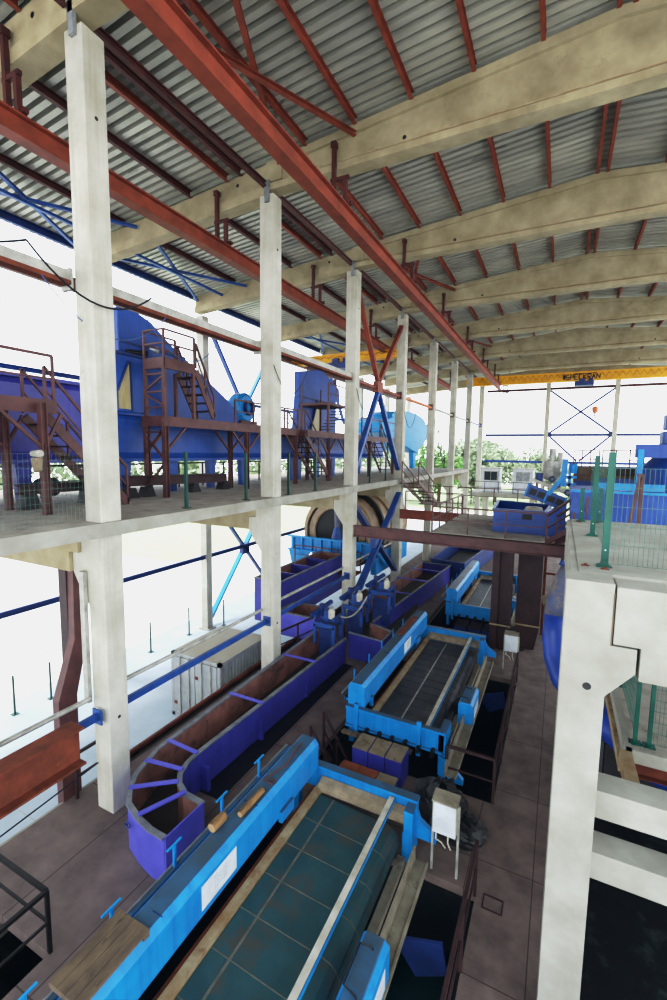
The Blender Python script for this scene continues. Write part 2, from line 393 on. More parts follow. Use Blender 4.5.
# ------------------------------------------------------------------ purlins
bays = [(-2.6, FY[0])] + list(zip(FY[:-1], FY[1:]))
bayname = ['bay above the camera', 'first full bay', 'second full bay', 'third bay', 'fourth bay', 'fifth bay', 'sixth bay', 'last bay']
for k, (a, b_) in enumerate(bays):
    for x in (-6.65, -5.2, -3.72, -2.27, -.85, .5, .78, 2.3, 3.75, 5.2):
        if k == 0 and x > -1: continue
        dbl = x in (.5, .78)
        lo = MB().chan((x, a + .16, roof_z(x) + .07), (x, b_ - .16, roof_z(x) + .07), .09, .2)
        o = build('roof_purlin', lo, 'red')
        tag(o, 'red steel ridge purlin, one of the close pair, in the %s' % bayname[k] if dbl else 'slender red steel purlin under the roof in the %s' % bayname[k], 'purlin', 'red purlins of the right span')
    for x, m in ((-8.85, 'red_dark'), (-9.35, 'red'), (-10.8, 'red_dark'), (-12.3, 'red_dark'), (-13.8, 'red_dark')):
        if k == 7 and x < -13: pass
        o = build('roof_purlin', MB().chan((x, a + .16, roof_z(x) + .07), (x, b_ - .16, roof_z(x) + .07), .11, .2), m)
        tag(o, ('bright red' if m == 'red' else 'dark brownish red') + ' purlin over the left side span in the %s' % bayname[k], 'purlin', 'purlins of the left span')
    # eave beam in blue
    o = build('eave_beam', MB().chan((-16.4, a + .1, 14.78), (-16.4, b_ - .1, 14.78), .14, .26), 'navy')
    tag(o, 'dark blue eave beam along the left roof edge in the %s' % bayname[k], 'beam', 'blue eave beams')
    # column-line tie at the column heads
    o = build('column_head_tie', MB().ibeam((-7.95, a + .24, 14.9), (-7.95, b_ - .24, 14.9), .12, .16), 'red_dark' if k < 2 else 'brown')
    tag(o, 'dark red tie beam joining column heads in the %s' % bayname[k], 'beam', 'column head ties')
# roof cross bracing
for k in (0, 1, 3, 5):
    a, b_ = bays[k]
    t = thing('roof_cross_brace', (-6.4, (a + b_) / 2, 15.5), 'red X-shaped roof bracing beside the crane rail in the %s' % bayname[k], 'brace', 'red roof cross braces')
    for (xa, xb) in ((-7.5, -5.2), (-5.2, -7.5)):
        build('diagonal', MB().chan((xa, a + .2, roof_z(xa) - .14 - (.1 if xa < xb else 0)), (xb, b_ - .2, roof_z(xb) - .14 - (.1 if xa < xb else 0)), .12, .1), 'red', t)
for k in (1, 2, 4, 5):
    a, b_ = bays[k]
    t = thing('eave_cross_brace', (-15, (a + b_) / 2, 14.5), 'blue X-shaped roof bracing by the left eave in the %s' % bayname[k], 'brace', 'blue eave cross braces')
    for (xa, xb) in ((-16.1, -13.2), (-13.2, -16.1)):
        build('diagonal', MB().bar((xa, a + .2, roof_z(xa) - .12), (xb, b_ - .2, roof_z(xb) - .22), .11, .09), 'blue_steel', t)
    build('strut', MB().bar((-14.6, a + .2, roof_z(-14.6) - .3), (-14.6, b_ - .2, roof_z(-14.6) - .3), .11, .09), 'blue_steel', t)

# ------------------------------------------------------------------ crane rails hung from the rafters
def rail(x, ztop, h, lab, y1):
    t = thing('crane_rail_beam', (x, 20, ztop), lab, 'beam')
    z = ztop - h / 2
    build('web', MB().box(x - .02, x + .02, -2.4, y1, ztop - h + .03, ztop - .03), 'red', t)
    build('top_flange', MB().box(x - .13, x + .13, -2.4, y1, ztop - .035, ztop), 'red', t)
    build('bottom_flange', MB().box(x - .15, x + .15, -2.4, y1, ztop - h, ztop - h + .035), 'red', t)
    return t
rail(-5.42, 13.75, .45, 'long bright red crane rail beam running overhead right of the columns', 45.2)
rail(-9.35, 13.5, .42, 'long red crane rail beam running overhead left of the columns', 44.5)
rail(-15.1, 13.0, .4, 'red crane rail beam near the left eave', 44.5) if False else None
def hanger(i, x, y, ztop, z0, side):
    t = thing('rail_hanger', (x, y, z0), 'dark red steel hanger %s crane rail at the %s roof beam' % (side, ORD[i]), 'hanger', 'crane rail hangers')
    build('strap', MB().chan((x - .33, y - .28, z0 + .05), (x - .33, y - .28, ztop), .1, .1, up=(0, 1, 0)), 'red_dark', t)
    build('strap', MB().chan((x + .0, y - .28, z0 + .02), (x + .0, y - .28, z0 + .75), .1, .1, up=(0, 1, 0)), 'red_dark', t)
    build('cross_bar', MB().bar((x - .42, y - .28, z0 + .72), (x + .1, y - .28, z0 + .72), .08), 'red_dark', t)
    build('cross_bar', MB().bar((x - .45, y - .26, z0 + .06), (x + .2, y - .26, z0 + .06), .1, .08), 'red_dark', t)
    build('clamp', MB().box(x - .4, x - .26, y - .36, y - .2, ztop - .04, ztop + .1), 'red_dark', t)
    build('clamp', MB().box(x - .1, x + .12, y - .36, y - .2, z0 - .02, z0 + .1), 'red_dark', t)
for i, y in enumerate(FY):
    hanger(i, -5.42, y, 15.3, 13.75, 'carrying the right')
    if i < 7: hanger(i, -9.35, y, 15.0, 13.5, 'carrying the left')

# struts at mid height between columns
for k, (a, b_) in enumerate([(-1.5, FY[0])] + list(zip(FY[:-1], FY[1:]))):
    t = thing('column_strut', (-7.95, (a + b_) / 2, 10.4), 'horizontal steel strut at mid height, %s' % (
        'running out of frame left of the nearest column' if k == 0 else 'between the %s and %s inner columns' % (ORD[k - 1], ORD[k])), 'strut', 'mid-height column struts')
    m = ['galv', 'galv', 'galv', 'red', 'orange', 'galv', 'galv', 'blue_steel'][k]
    xx = -8.25 if k < 2 else -7.95
    build('tube', MB().box(xx - .1, xx + .1, a + .24, b_ - .24, 10.42, 10.6) if k < 3 else MB().tube([(xx, a + .24, 10.42), (xx, b_ - .24, 10.42)], .09, 10), m, t)
    if k < 3: build('lower_angle', MB().box(xx - .1, xx + .13, a + .24, b_ - .24, 10.34, 10.42), 'rust', t)
    build('end_plate', MB().box(xx - .13, xx + .13, b_ - .26, b_ - .2, 10.26, 10.64), 'galv' if k < 3 else 'brown', t)

# V brace between columns three and four
ya, yb, ym = FY[2] + .25, FY[3] - .25, 20.4
t = thing('chevron_brace', (-7.9, ym, 10.4), 'red V over blue inverted V steel bracing between the third and fourth inner columns', 'brace')
build('upper_diagonal', MB().bar((-7.9, ya + .1, 14.0), (-7.9, ym - .1, 10.75), .2, .16), 'red', t)
build('upper_diagonal', MB().bar((-7.9, yb - .1, 14.0), (-7.9, ym + .1, 10.75), .2, .16), 'red', t)
build('gusset', MB().box(-8.02, -7.78, ym - .35, ym + .35, 10.2, 10.7), 'red', t)
build('lower_diagonal', MB().bar((-7.9, ya, 6.6), (-7.9, ym, 10.3), .22, .16), 'blue_steel', t)
build('lower_diagonal', MB().bar((-7.9, yb, 6.5), (-7.9, ym, 10.3), .22, .16), 'blue_steel', t)
t = thing('deck_cross_brace', (-7.9, ym, 2), 'blue X-shaped steel bracing below the slab between the third and fourth inner columns', 'brace')
build('diagonal', MB().bar((-7.8, ya, .9), (-7.8, yb, 5.2), .3, .16), 'blue_steel', t)
build('diagonal', MB().bar((-7.95, yb, .9), (-7.95, ya, 5.2), .3, .16), 'navy', t)
build('gusset', MB().box(-8.0, -7.72, ym - .35, ym + .4, 2.8, 3.4), 'blue_steel', t)

# low blue ties with grey conduit between columns
for k, (a, b_) in enumerate([(4.72, FY[0]), (FY[0], FY[1]), (FY[1], FY[2])]):
    t = thing('low_tie', (-7.93, (a + b_) / 2, 2.1), ['short blue tie stub from the rusty beam to the nearest column', 'blue horizontal tie between the nearest two inner columns', 'blue horizontal tie between the second and third inner columns'][k], 'tie', 'low blue ties')
    build('channel', MB().bar((-7.93, a + (.25 if k else 0), 2.1), (-7.93, b_ - .26, 2.1), .08, .15), 'blue_steel', t)
    build('end_plate', MB().box(-8.06, -7.8, b_ - .25, b_ - .22, 1.95, 2.25), 'blue_steel', t)
for k, (a, b_) in enumerate([(1.0, 5.5), (6.0, 11.3), (11.8, 17.2), (17.8, 23.6)]):
    o = build('conduit', MB().tube([(-8.1, a, 2.48), (-8.1, b_, 2.44)], .05, 8), 'galv')
    tag(o, 'grey galvanised conduit above the blue tie, %s' % ['left of the nearest column', 'between first and second columns', 'between second and third columns', 'beyond the third column'][k], 'conduit', 'grey conduits')
t = thing('rust_girder', (-7.35, 3, 1.95), 'heavy rusty steel I-beam ending beside the nearest column at left', 'beam')
build('web', MB().box(-7.29, -7.25, -3, 4.68, 1.95, 2.58), 'rust', t)
build('top_flange', MB().box(-7.46, -7.1, -3, 4.68, 2.57, 2.61), 'rust', t)
build('bottom_flange', MB().box(-7.44, -7.08, -3, 4.68, 1.93, 1.97), 'rust', t)
tag(build('black_cable', MB().tube([(-7.6, -1, 1.1), (-7.7, 2.2, 1.05), (-7.95, 5.5, 1.12)], .015, 6), 'cable'), 'thin black cable strung under the rusty girder', 'cable')

# deck guard rails at far left
def railing(name, pts, label, m='brown_dark', h=1.0, mids=(.5,), group=None, r=.028, posts=True, skirt=False):
    t = thing(name, pts[0], label, 'railing', group)
    P_ = [Vector(p) for p in pts]
    tr = MB()
    for a, b_ in zip(P_[:-1], P_[1:]): tr.bar(a + Vector((0, 0, h)), b_ + Vector((0, 0, h)), r * 2)
    build('top_rail', tr, m, t)
    for q in mids:
        mr = MB()
        for a, b_ in zip(P_[:-1], P_[1:]): mr.bar(a + Vector((0, 0, h * q)), b_ + Vector((0, 0, h * q)), r * 1.2)
        build('mid_rail', mr, m, t)
    if posts:
        for i, (a, b_) in enumerate(zip(P_[:-1], P_[1:])):
            n = max(1, round((b_ - a).length / 1.3))
            for j in range(n + (1 if i == len(P_) - 2 else 0)):
                p = a.lerp(b_, j / n); build('post', MB().bar(p, p + Vector((0, 0, h)), r * 1.8), m, t)
    return t
railing('stair_guard', [(-7.7, 3.47, 0), (-6.3, 3.47, 0), (-6.3, -.5, 0)], 'dark steel guard rail round the opening in the deck at bottom left', 'black')
railing('deck_guard', [(-8.75, 5.55, 0), (-8.75, 6.1, 0)], 'small brown guard rail on the deck edge behind the nearest column')
build('floor_stairwell', MB().box(-8.0, -6.2, -3, 3.4, -1.2, -1.15), 'pit_dark', kind='structure')

# ------------------------------------------------------------------ upper slab on the left
S = MB().box(-16.3, -7.7, -6, 43.7, 5.72, 6.0)
build('floor_upper', S, 'slab_top', kind='structure')
build('trim_slab_edge', MB().box(-7.7, -7.62, -6, 43.7, 5.73, 6.003), 'concrete_white', kind='structure')
for i, y in enumerate(FY[:7]):
    t = tag(build('floor_beam', MB().prism([(-16, 4.95), (-8.64, 4.95), (-8.64, 5.36), (-8.36, 5.36), (-8.36, 5.7), (-16, 5.7)], 'y', y - .2, y + .2), 'concrete_beam'),
            '%s concrete cross beam under the upper left slab' % ORD[i], 'beam', 'concrete slab cross beams')
# hollow green posts on the slab edge
spots = [(-8.0, 8.1, 'tall dark green post on the slab edge, nearest'), (-7.95, 10.35, 'dark green post just before the second column'),
         (-7.82, 12.4, 'dark green post just beyond the second column'), (-7.82, 14.2, 'dark green post midway between second and third columns'),
         (-7.82, 19.4, 'dark green post beyond the third column'), (-7.82, 21.5, 'dark green post before the fourth column')]
for x, y, lab in spots:
    t = thing('fence_post', (x, y, 6), lab, 'post', 'green posts on the left slab')
    build('post', MB().box(x - .035, x + .035, y - .03, y + .03, 6, 7.35), 'green_dark', t)
    build('base_plate', MB().box(x - .09, x + .09, y - .07, y + .07, 6, 6.02), 'green_dark', t)
def mesh_panel(p0, p1, z0, z1, sv=.05, sh=.2, r=.0028):
    b = MB(); a = Vector(p0); c = Vector(p1); L_ = (c - a).length; n = int(L_ / sv)
    for i in range(n + 1):
        q = a.lerp(c, i / n); b.bar((q.x, q.y, z0), (q.x, q.y, z1), r * 2)
    k = int((z1 - z0) / sh)
    for j in range(k + 1):
        z = z0 + (z1 - z0) * j / k; b.bar((a.x, a.y, z), (c.x, c.y, z), r * 2.4)
    return b
t = thing('mesh_fence', (-8.05, 3, 6), 'fine wire mesh fence panel on the slab left of the nearest column', 'fence')
build('wire_panel', mesh_panel((-8.05, 1.5, 0), (-8.05, 5.5, 0), 6.05, 7.3, .08, .12, .0016), 'wire_green', t)

# ------------------------------------------------------------------ stairs helper
def stairs(name, p_top, p_bot, width, wdir, label, m='brown', rail_h=.95, group=None, tread='brown_dark', rails=(0, 1)):
    t = thing(name, p_bot, label, 'stairs', group)
    a = Vector(p_top); b_ = Vector(p_bot); wv = Vector(wdir) * width
    for off in (Vector((0, 0, 0)), wv):
        build('stringer', MB().bar(a + off - Vector((0, 0, .08)), b_ + off + Vector((0, 0, .04)), .05, .2), m, t)
    n = max(3, int(abs(a.z - b_.z) / .22))
    tr = MB()
    for i in range(1, n):
        p = a.lerp(b_, i / n); q = p + wv
        d = (b_ - a); d.z = 0; d.normalize()
        tr.bar(p, q, .24, .035, up=(0, 0, 1))
    build('treads', tr, tread, t)
    for s in rails:
        off = wv * s
        build('handrail', MB().bar(a + off + Vector((0, 0, rail_h)), b_ + off + Vector((0, 0, rail_h)), .05).bar(a + off + Vector((0, 0, rail_h * .5)), b_ + off + Vector((0, 0, rail_h * .5)), .03), m, t)
        for q in (0, .5, 1):
            p = a.lerp(b_, q) + off; build('post', MB().bar(p, p + Vector((0, 0, rail_h)), .05), m, t)
    return t

# ------------------------------------------------------------------ blue process machines on the slab
def trough(y0, y1, label, m, zt=8.95):
    t = thing('steel_trough', (-12, y0, 6), label, 'trough')
    build('body', MB().prism([(-11.6, zt), (-14.2, zt), (-14.2, 7.05), (-11.6, 7.05), (-11.5, 7.3), (-11.5, zt - .2)], 'y', y0, y1), m, t)
    build('rim', MB().box(-11.62, -11.42, y0, y1, zt - .06, zt + .03).box(-11.55, -11.44, y0, y1, 7.02, 7.12).box(-11.55, -11.44, y0, y1, 7.98, 8.06), m, t)
    for k in range(int((y1 - y0) / 1.9) + 1):
        y = y0 + .4 + k * 1.9
        if y > y1 - .1: break
        build('support', MB().prism([(y - .12, 6), (y + .12, 6), (y + .2, 7.05), (y - .2, 7.05)], 'x', -11.9, -11.7), m, t)
    return t
trough(-1.5, 8.6, 'violet blue steel trough on legs at far left of the upper slab', 'blue_violet', 9.1)
trough(9.0, 19.0, 'long royal blue steel trough on legs under the brown platform', 'blue_deep', 8.45)
trough(19.2, 31, 'blue steel trough continuing beyond the second hopper', 'blue_deep', 8.45)

t = thing('hopper_housing', (-12.5, 12, 8.5), 'large dark blue sloping machine housing beside the nearest column', 'machine')
build('shell', MB().prism([(9.3, 8.45), (9.3, 11.5), (10.0, 11.5), (10.5, 11.35), (11.35, 10.8), (12.7, 10.1), (14.3, 9.25), (14.9, 8.6), (14.9, 8.45)], 'x', -12.7, -11.7), 'blue_deep', t, bevel=.03)
build('seam_flange', MB().bar((-11.68, 9.3, 10.55), (-11.68, 11.9, 10.5), .05, .07).bar((-11.68, 9.3, 9.98), (-11.68, 10.9, 9.95), .05, .05), 'navy', t)
build('front_box', MB().box(-11.75, -11.35, 8.9, 9.9, 8.47, 10.08), 'blue_deep', t, bevel=.02)
build('sight_panel', MB().prism([(8.95, 8.55), (9.36, 8.55), (9.33, 9.85), (9.28, 9.85), (8.95, 9.1)], 'x', -11.36, -11.33), 'glass_yellow', t)
build('panel_frame', MB().bar((-11.32, 8.92, 9.05), (-11.32, 9.3, 9.92), .05).bar((-11.32, 9.4, 8.5), (-11.32, 9.38, 9.92), .04).box(-11.36, -11.28, 8.88, 9.92, 10.08, 10.15), 'navy', t)
build('drive_shaft', MB().tube([(-11.6, 9.5, 10.25), (-11.6, 10.0, 10.3)], .07, 10).lathe((-11.6, 10.05, 10.3), 'y', [(0, 0), (0, .12), (.12, .12), (.12, 0)], 14), 'black', t)
t = tag(build('horn_speaker', MB().lathe((-11.3, 10.12, 10.42), 'y', [(-.05, .03), (.05, .04), (.2, .12), (.19, .1), (.05, .02)], 16), 'white_paint', smooth=True), 'small white horn on the dark blue housing', 'horn')
t = thing('fan_casing', (-12, 15.1, 8.6), 'round light blue fan casing behind the platform railing', 'fan')
build('scroll', MB().lathe((-12.3, 15.35, 9.15), 'x', [(0, 0), (0, .55), (.12, .62), (.5, .62), (.62, .5), (.62, 0)], 28), 'blue_machine', t, smooth=False)
build('inlet', MB().lathe((-11.7, 15.35, 9.15), 'x', [(0, .3), (.2, .3), (.2, .22), (0, .22)], 20), 'navy', t)
build('base_plate', MB().box(-12.4, -11.6, 14.8, 15.9, 8.5, 8.62), 'brown', t)

t = thing('hopper_tower', (-12.3, 21, 8.5), 'boxy blue hopper tower with cut corner between second and third columns', 'machine')
build('upper_shell', MB().prism([(19.5, 10.1), (22.3, 10.1), (24.1, 10.3), (24.0, 11.0), (21.8, 11.75), (19.5, 11.3)], 'x', -12.0, -11.7), 'blue_deep', t, bevel=.03)
build('lower_shell', MB().prism([(19.3, 8.5), (20.6, 8.5), (21.2, 10.1), (19.5, 10.1)], 'x', -12.0, -11.7).prism([(20.6, 8.3), (24.1, 8.3), (24.1, 10.3), (21.2, 10.1)], 'x', -12.4, -11.95), 'blue_deep', t)
build('chute_flange', MB().bar((-11.66, 20.6, 8.6), (-11.66, 21.3, 10.05), .1, .07).bar((-11.68, 19.5, 10.1), (-11.68, 22.3, 10.1), .06, .08), 'navy', t)
build('sight_panel', MB().prism([(21.2, 8.5), (22.2, 8.5), (22.2, 9.9), (21.7, 9.9), (21.2, 9.2)], 'x', -11.96, -11.9), 'glass_yellow', t)
build('vent_pipe', MB().tube([(-11.85, 21.8, 11.6), (-11.85, 21.8, 12.15)], .12, 12).tube([(-11.8, 23.6, 10.4), (-11.8, 23.6, 11.5)], .12, 10), 'brown', t)

t = thing('blue_vessel', (-12.5, 38, 6), 'bright cyan blue vessel with domed top in the distance past the fourth column', 'machine')
build('shell', MB().prism([(31.6, 8.9), (41, 7.4), (44.4, 8.8), (44.2, 10.2), (34, 10.2), (31.6, 9.6)], 'x', -14.5, -11.9), 'cyan', t, bevel=.05)
build('dome', MB().prism([(34 + 5 - 5 * math.cos(a * PI / 12), 10.2 + .75 * math.sin(a * PI / 12)) for a in range(13)], 'x', -14, -12.0), 'cyan', t)
build('leg', MB().prism([(36, 6), (36.6, 6), (37.4, 8.2), (35.4, 8.3)], 'x', -12.6, -12.2), 'cyan', t)
build('leg', MB().prism([(41, 6), (41.5, 6), (42, 8), (40.6, 7.8)], 'x', -12.6, -12.2), 'cyan', t)

# brown service platforms
def platform(name, x0, x1, y0, y1, z, label, legs, rails=True, zb=6.0, m='brown', brace=True, rail_sides=('x1',), fascia=.26):
    t = thing(name, ((x0 + x1) / 2, y0, zb), label, 'platform')
    build('deck', MB().box(x0, x1, y0, y1, z - .05, z), 'brown_dark', t)
    build('edge_beam', MB().box(x1 - .04, x1 + .02, y0, y1, z - fascia, z + .03).box(x0, x1, y0 - .03, y0 + .03, z - fascia, z + .03), m, t)
    for (lx, ly) in legs:
        build('leg', MB().ibeam((lx, ly, zb), (lx, ly, z - .05), .14, .14, .02, .02), m, t)
        if brace:
            build('knee_brace', MB().bar((lx, ly, z - 1.0), (lx, min(ly + .8, y1), z - fascia), .06).bar((lx, ly, z - 1.0), (lx, max(ly - .8, y0), z - fascia), .06), m, t)
    for s in rail_sides:
        P_ = {'x1': [(x1, y0, z), (x1, y1, z)], 'x0': [(x0, y0, z), (x0, y1, z)], 'y0': [(x0, y0, z), (x1, y0, z)], 'y1': [(x0, y1, z), (x1, y1, z)]}[s]
        a, b_ = Vector(P_[0]), Vector(P_[1])
        build('top_rail', MB().bar(a + Vector((0, 0, 1.05)), b_ + Vector((0, 0, 1.05)), .05).bar(a + Vector((0, 0, .55)), b_ + Vector((0, 0, .55)), .03), m, t)
        n = max(1, round((b_ - a).length / 1.2))
        for j in range(n + 1):
            p = a.lerp(b_, j / n); build('rail_post', MB().bar(p, p + Vector((0, 0, 1.05)), .05), m, t)
    return t
platform('service_platform', -11.05, -10.2, 9.5, 17.0, 8.33, 'long brown service platform with railing between the first and second columns', [(-10.25, 9.6), (-11.0, 9.6), (-10.25, 13.4), (-11.0, 13.4), (-10.25, 16.8)], rail_sides=())
railing('platform_railing', [(-10.2, 12.7, 8.35), (-10.2, 14.8, 8.35)], 'brown railing panel on the long platform left of the fan casing', 'brown', .8)
railing('platform_railing', [(-10.2, 14.8, 8.35), (-10.2, 16.9, 8.35)], 'brown railing panel on the long platform beside the second column', 'brown', .8)
t = thing('lookout_platform', (-10.6, 10.1, 8.4), 'raised brown lookout platform with railing against the dark blue housing', 'platform')
build('deck', MB().box(-10.98, -10.24, 9.6, 10.77, 9.9, 9.96), 'brown_dark', t)
build('edge_beam', MB().box(-10.25, -10.17, 9.55, 10.77, 9.7, 10.0).box(-10.98, -10.17, 9.52, 9.58, 9.7, 10.0), 'brown', t)
for (x, y) in ((-10.21, 9.57), (-10.21, 10.72), (-10.95, 9.57), (-10.95, 10.72)):
    build('leg', MB().bar((x, y, 8.33), (x, y, 9.75), .09), 'brown', t)
build('ladder_brace', MB().bar((-10.95, 9.55, 8.6), (-10.2, 9.55, 8.6), .05).bar((-10.95, 9.55, 9.05), (-10.2, 9.55, 9.05), .05).bar((-10.95, 9.55, 9.55), (-10.2, 9.55, 9.55), .05).bar((-10.95, 9.55, 9.1), (-10.2, 9.55, 9.5), .05).bar((-10.95, 9.55, 9.0), (-10.2, 9.55, 8.65), .05), 'brown', t)
build('ladder_brace', MB().bar((-10.98, 9.55, 6.0), (-10.98, 9.55, 8.3), .08).bar((-10.98, 9.55, 7.9), (-10.25, 9.55, 7.9), .05).bar((-10.98, 9.55, 7.8), (-10.25, 9.55, 7.1), .05).bar((-10.98, 9.55, 7.3), (-10.25, 9.55, 8.0), .05).bar((-10.98, 9.55, 6.3), (-10.25, 9.55, 7.0), .05), 'brown', t)
for h_ in (.8, .42):
    build('rail', MB().bar((-10.2, 9.57, 9.98 + h_), (-10.2, 10.77, 9.98 + h_), .045).bar((-10.98, 9.57, 9.98 + h_), (-10.2, 9.57, 9.98 + h_), .045).bar((-10.98, 10.77, 9.98 + h_), (-10.98, 9.57, 9.98 + h_), .045), 'brown', t)
for (x, y) in ((-10.2, 9.57), (-10.2, 10.77), (-10.98, 9.57), (-10.98, 10.77)):
    build('rail_post', MB().bar((x, y, 9.98), (x, y, 10.78), .055), 'brown', t)
stairs('platform_stair', (-10.22, 10.85, 9.9), (-10.22, 11.65, 8.4), .75, (-1, 0, 0), 'short steep brown stair from the lookout platform to the long platform', rail_h=.75)
railing('platform_railing', [(-9.75, 3.0, 8.38), (-9.75, 6.1, 8.38)], 'brown railing on the platform at the left edge of the picture', 'brown', .95)
platform('service_platform', -11.2, -9.75, 1.0, 6.15, 8.38, 'brown service platform at the left edge of the picture', [(-9.6, 5.75), (-11.0, 5.75), (-10.9, 4.2)], rail_sides=('y0',))
stairs('platform_stair', (-9.8, 5.95, 8.15), (-9.8, 7.9, 6.0), .8, (-1, 0, 0), 'brown stair running down to the slab just left of the nearest column')
t = thing('inner_guard', (-11.2, 3, 8.38), 'grey inner guard rail behind the platform at the left edge', 'railing')
for (y0, y1, h_) in ((4.4, 5.0, 1.6), (5.0, 5.7, 1.0)):
    build('frame', MB().bar((-11.2, y0, 8.38), (-11.2, y0, 8.38 + h_), .07).bar((-11.2, y1, 8.38), (-11.2, y1, 8.38 + h_), .07).bar((-11.2, y0, 8.38 + h_), (-11.2, y1, 8.38 + h_), .05).bar((-11.2, y0, 8.9), (-11.2, y1, 8.9), .04), 'grey_metal', t)
# flood lamp on the left platform post
t = thing('lamp_housing', (-9.6, 5.6, 7.2), 'old grey lamp wrapped in cloth on the brown platform post', 'lamp')
build('housing', MB().lathe((-9.5, 5.55, 7.28), 'x', [(-.16, 0), (-.16, .06), (.1, .08), (.14, .05), (.14, 0)], 14), 'off_white', t)
build('cloth', MB().prism([(-9.62, 7.2), (-9.4, 7.2), (-9.44, 6.95), (-9.52, 6.9), (-9.58, 7.0)], 'y', 5.48, 5.6), 'fabric', t)
platform('service_platform', -11.2, -9.9, 17.2, 29.0, 8.3, 'brown service platform beyond the second column', [(-9.95, 19.3), (-11.1, 19.3), (-9.95, 21.2), (-9.95, 24.5), (-9.95, 28.6)], rail_sides=())
railing('platform_railing', [(-9.9, 23.2, 8.3), (-9.9, 28.8, 8.3)], 'brown railing on the platform beyond the third column', 'brown', 1.0)
stairs('platform_stair', (-9.95, 17.1, 8.25), (-9.95, 19.6, 6.0), .9, (-1, 0, 0), 'brown stair running down from the platform past the second column')
t = thing('ladder_tower', (-10.4, 19.3, 8.3), 'small brown tower with railing beside the blue hopper tower', 'platform')
build('deck', MB().box(-11.5, -9.9, 19.2, 21.3, 9.6, 9.72), 'brown', t)
for (x, y) in ((-9.95, 19.25), (-9.95, 21.2), (-11.4, 19.25), (-11.4, 21.2)):
    build('leg', MB().bar((x, y, 8.3), (x, y, 9.6), .1), 'brown', t); build('rail_post', MB().bar((x, y, 9.7), (x, y, 10.6), .05), 'brown', t)
build('rail', MB().bar((-9.95, 19.25, 10.6), (-9.95, 21.2, 10.6), .05).bar((-9.95, 19.25, 10.15), (-9.95, 21.2, 10.15), .04), 'brown', t)
st = MB()
for j in range(7): st.box(-10.6, -9.97, 19.6 + j * .2, 19.85 + j * .2, 8.45 + j * .16, 8.48 + j * .16)
build('steps', st, 'brown_dark', t)
stairs('far_stair', (-9.9, 40.5, 8.6), (-9.9, 43.4, 6.0), .9, (-1, 0, 0), 'dark steel stair in the distance past the fifth column', 'brown_dark')
stairs('far_stair', (-10.2, 27.0, 8.2), (-10.2, 29.5, 6.0), .9, (-1, 0, 0), 'dark steel stair behind the fourth column', 'brown_dark')
# pump drives and dark gear under the trough
for k, (y, lab) in enumerate([(6.8, 'left of the nearest column')]):
    t = thing('gear_frame', (-11, y, 6), 'dark brown gear frame under the blue trough, %s' % lab, 'machine', 'gear frames under the trough')
    build('bed', MB().ibeam((-10.9, y - .9, 6.45), (-10.9, y + 1.0, 6.45), .3, .22), 'brown_dark', t)
    for q in (-.7, .8): build('foot', MB().prism([(y + q - .2, 6), (y + q + .2, 6), (y + q + .1, 6.35), (y + q - .1, 6.35)], 'x', -11.1, -10.7), 'black', t)
    build('drive', MB().lathe((-11.6, y, 6.45), 'x', [(0, 0), (0, .2), (.5, .24), (.5, 0)], 14), 'black', t)
t = thing('long_bench_beam', (-11, 11, 6), 'long dark brown beam on short black feet under the royal blue trough', 'beam')
build('beam', MB().ibeam((-10.95, 8.75, 6.5), (-10.95, 13.1, 6.4), .25, .3), 'brown_dark', t)
for y in (8.9, 9.5, 11.4, 12.9): build('foot', MB().prism([(y - .22, 6), (y + .22, 6), (y + .1, 6.3), (y - .1, 6.3)], 'x', -11.1, -10.8), 'black', t)
railing('slab_edge_frame', [(-12.8, 5, 6), (-12.8, 24, 6)], 'thin brown rail frame behind the blue troughs', 'brown_dark', .9)

# catenary cables
def cable(p0, p1, sag, label, m='cable', r=.014):
    a, b_ = Vector(p0), Vector(p1)
    pts = [a.lerp(b_, i / 14) - Vector((0, 0, sag * 4 * (i / 14) * (1 - i / 14))) for i in range(15)]
    return tag(build('cable', MB().tube(pts, r, 5), m), label, 'cable', 'hanging cables')
cable((-7.6, 4.45, 10.6), (-7.6, 6.85, 10.44), .55, 'black cable sagging across the nearest column', r=.018)
cable((-7.6, 3.2, 10.15), (-7.6, 4.45, 10.6), .05, 'black cable clipped along the grey strut at the left edge', r=.018)
cable((-8.0, 4.9, 10.3), (-8.0, 7.6, 10.3), .75, 'thin blue cable drooping left of the nearest column', 'cable_blue', .01)
cable((-8.3, 7.3, 10.3), (-8.3, 9.8, 10.4), .8, 'thin grey cable loop in front of the dark blue housing', 'cable_blue', .01)
cable((-8.3, 9.8, 10.4), (-8.2, 12.6, 10.4), 1.5, 'thin blue cable loop before the second column', 'cable_blue', .01)
cable((-7.65, 11.3, 9.9), (-7.65, 13.4, 10.3), .9, 'black cable loop on the second column', r=.014)
cable((-7.65, 17.3, 10.0), (-7.65, 19.2, 10.2), .9, 'black cable loop on the third column', r=.014)
cable((-7.65, 23.7, 9.6), (-7.65, 25.9, 9.8), .9, 'thin cable loop on the fourth column', r=.014)
cable((-7.65, 30.2, 9.6), (-7.65, 32.6, 9.8), .9, 'thin cable loop on the fifth column', r=.014)

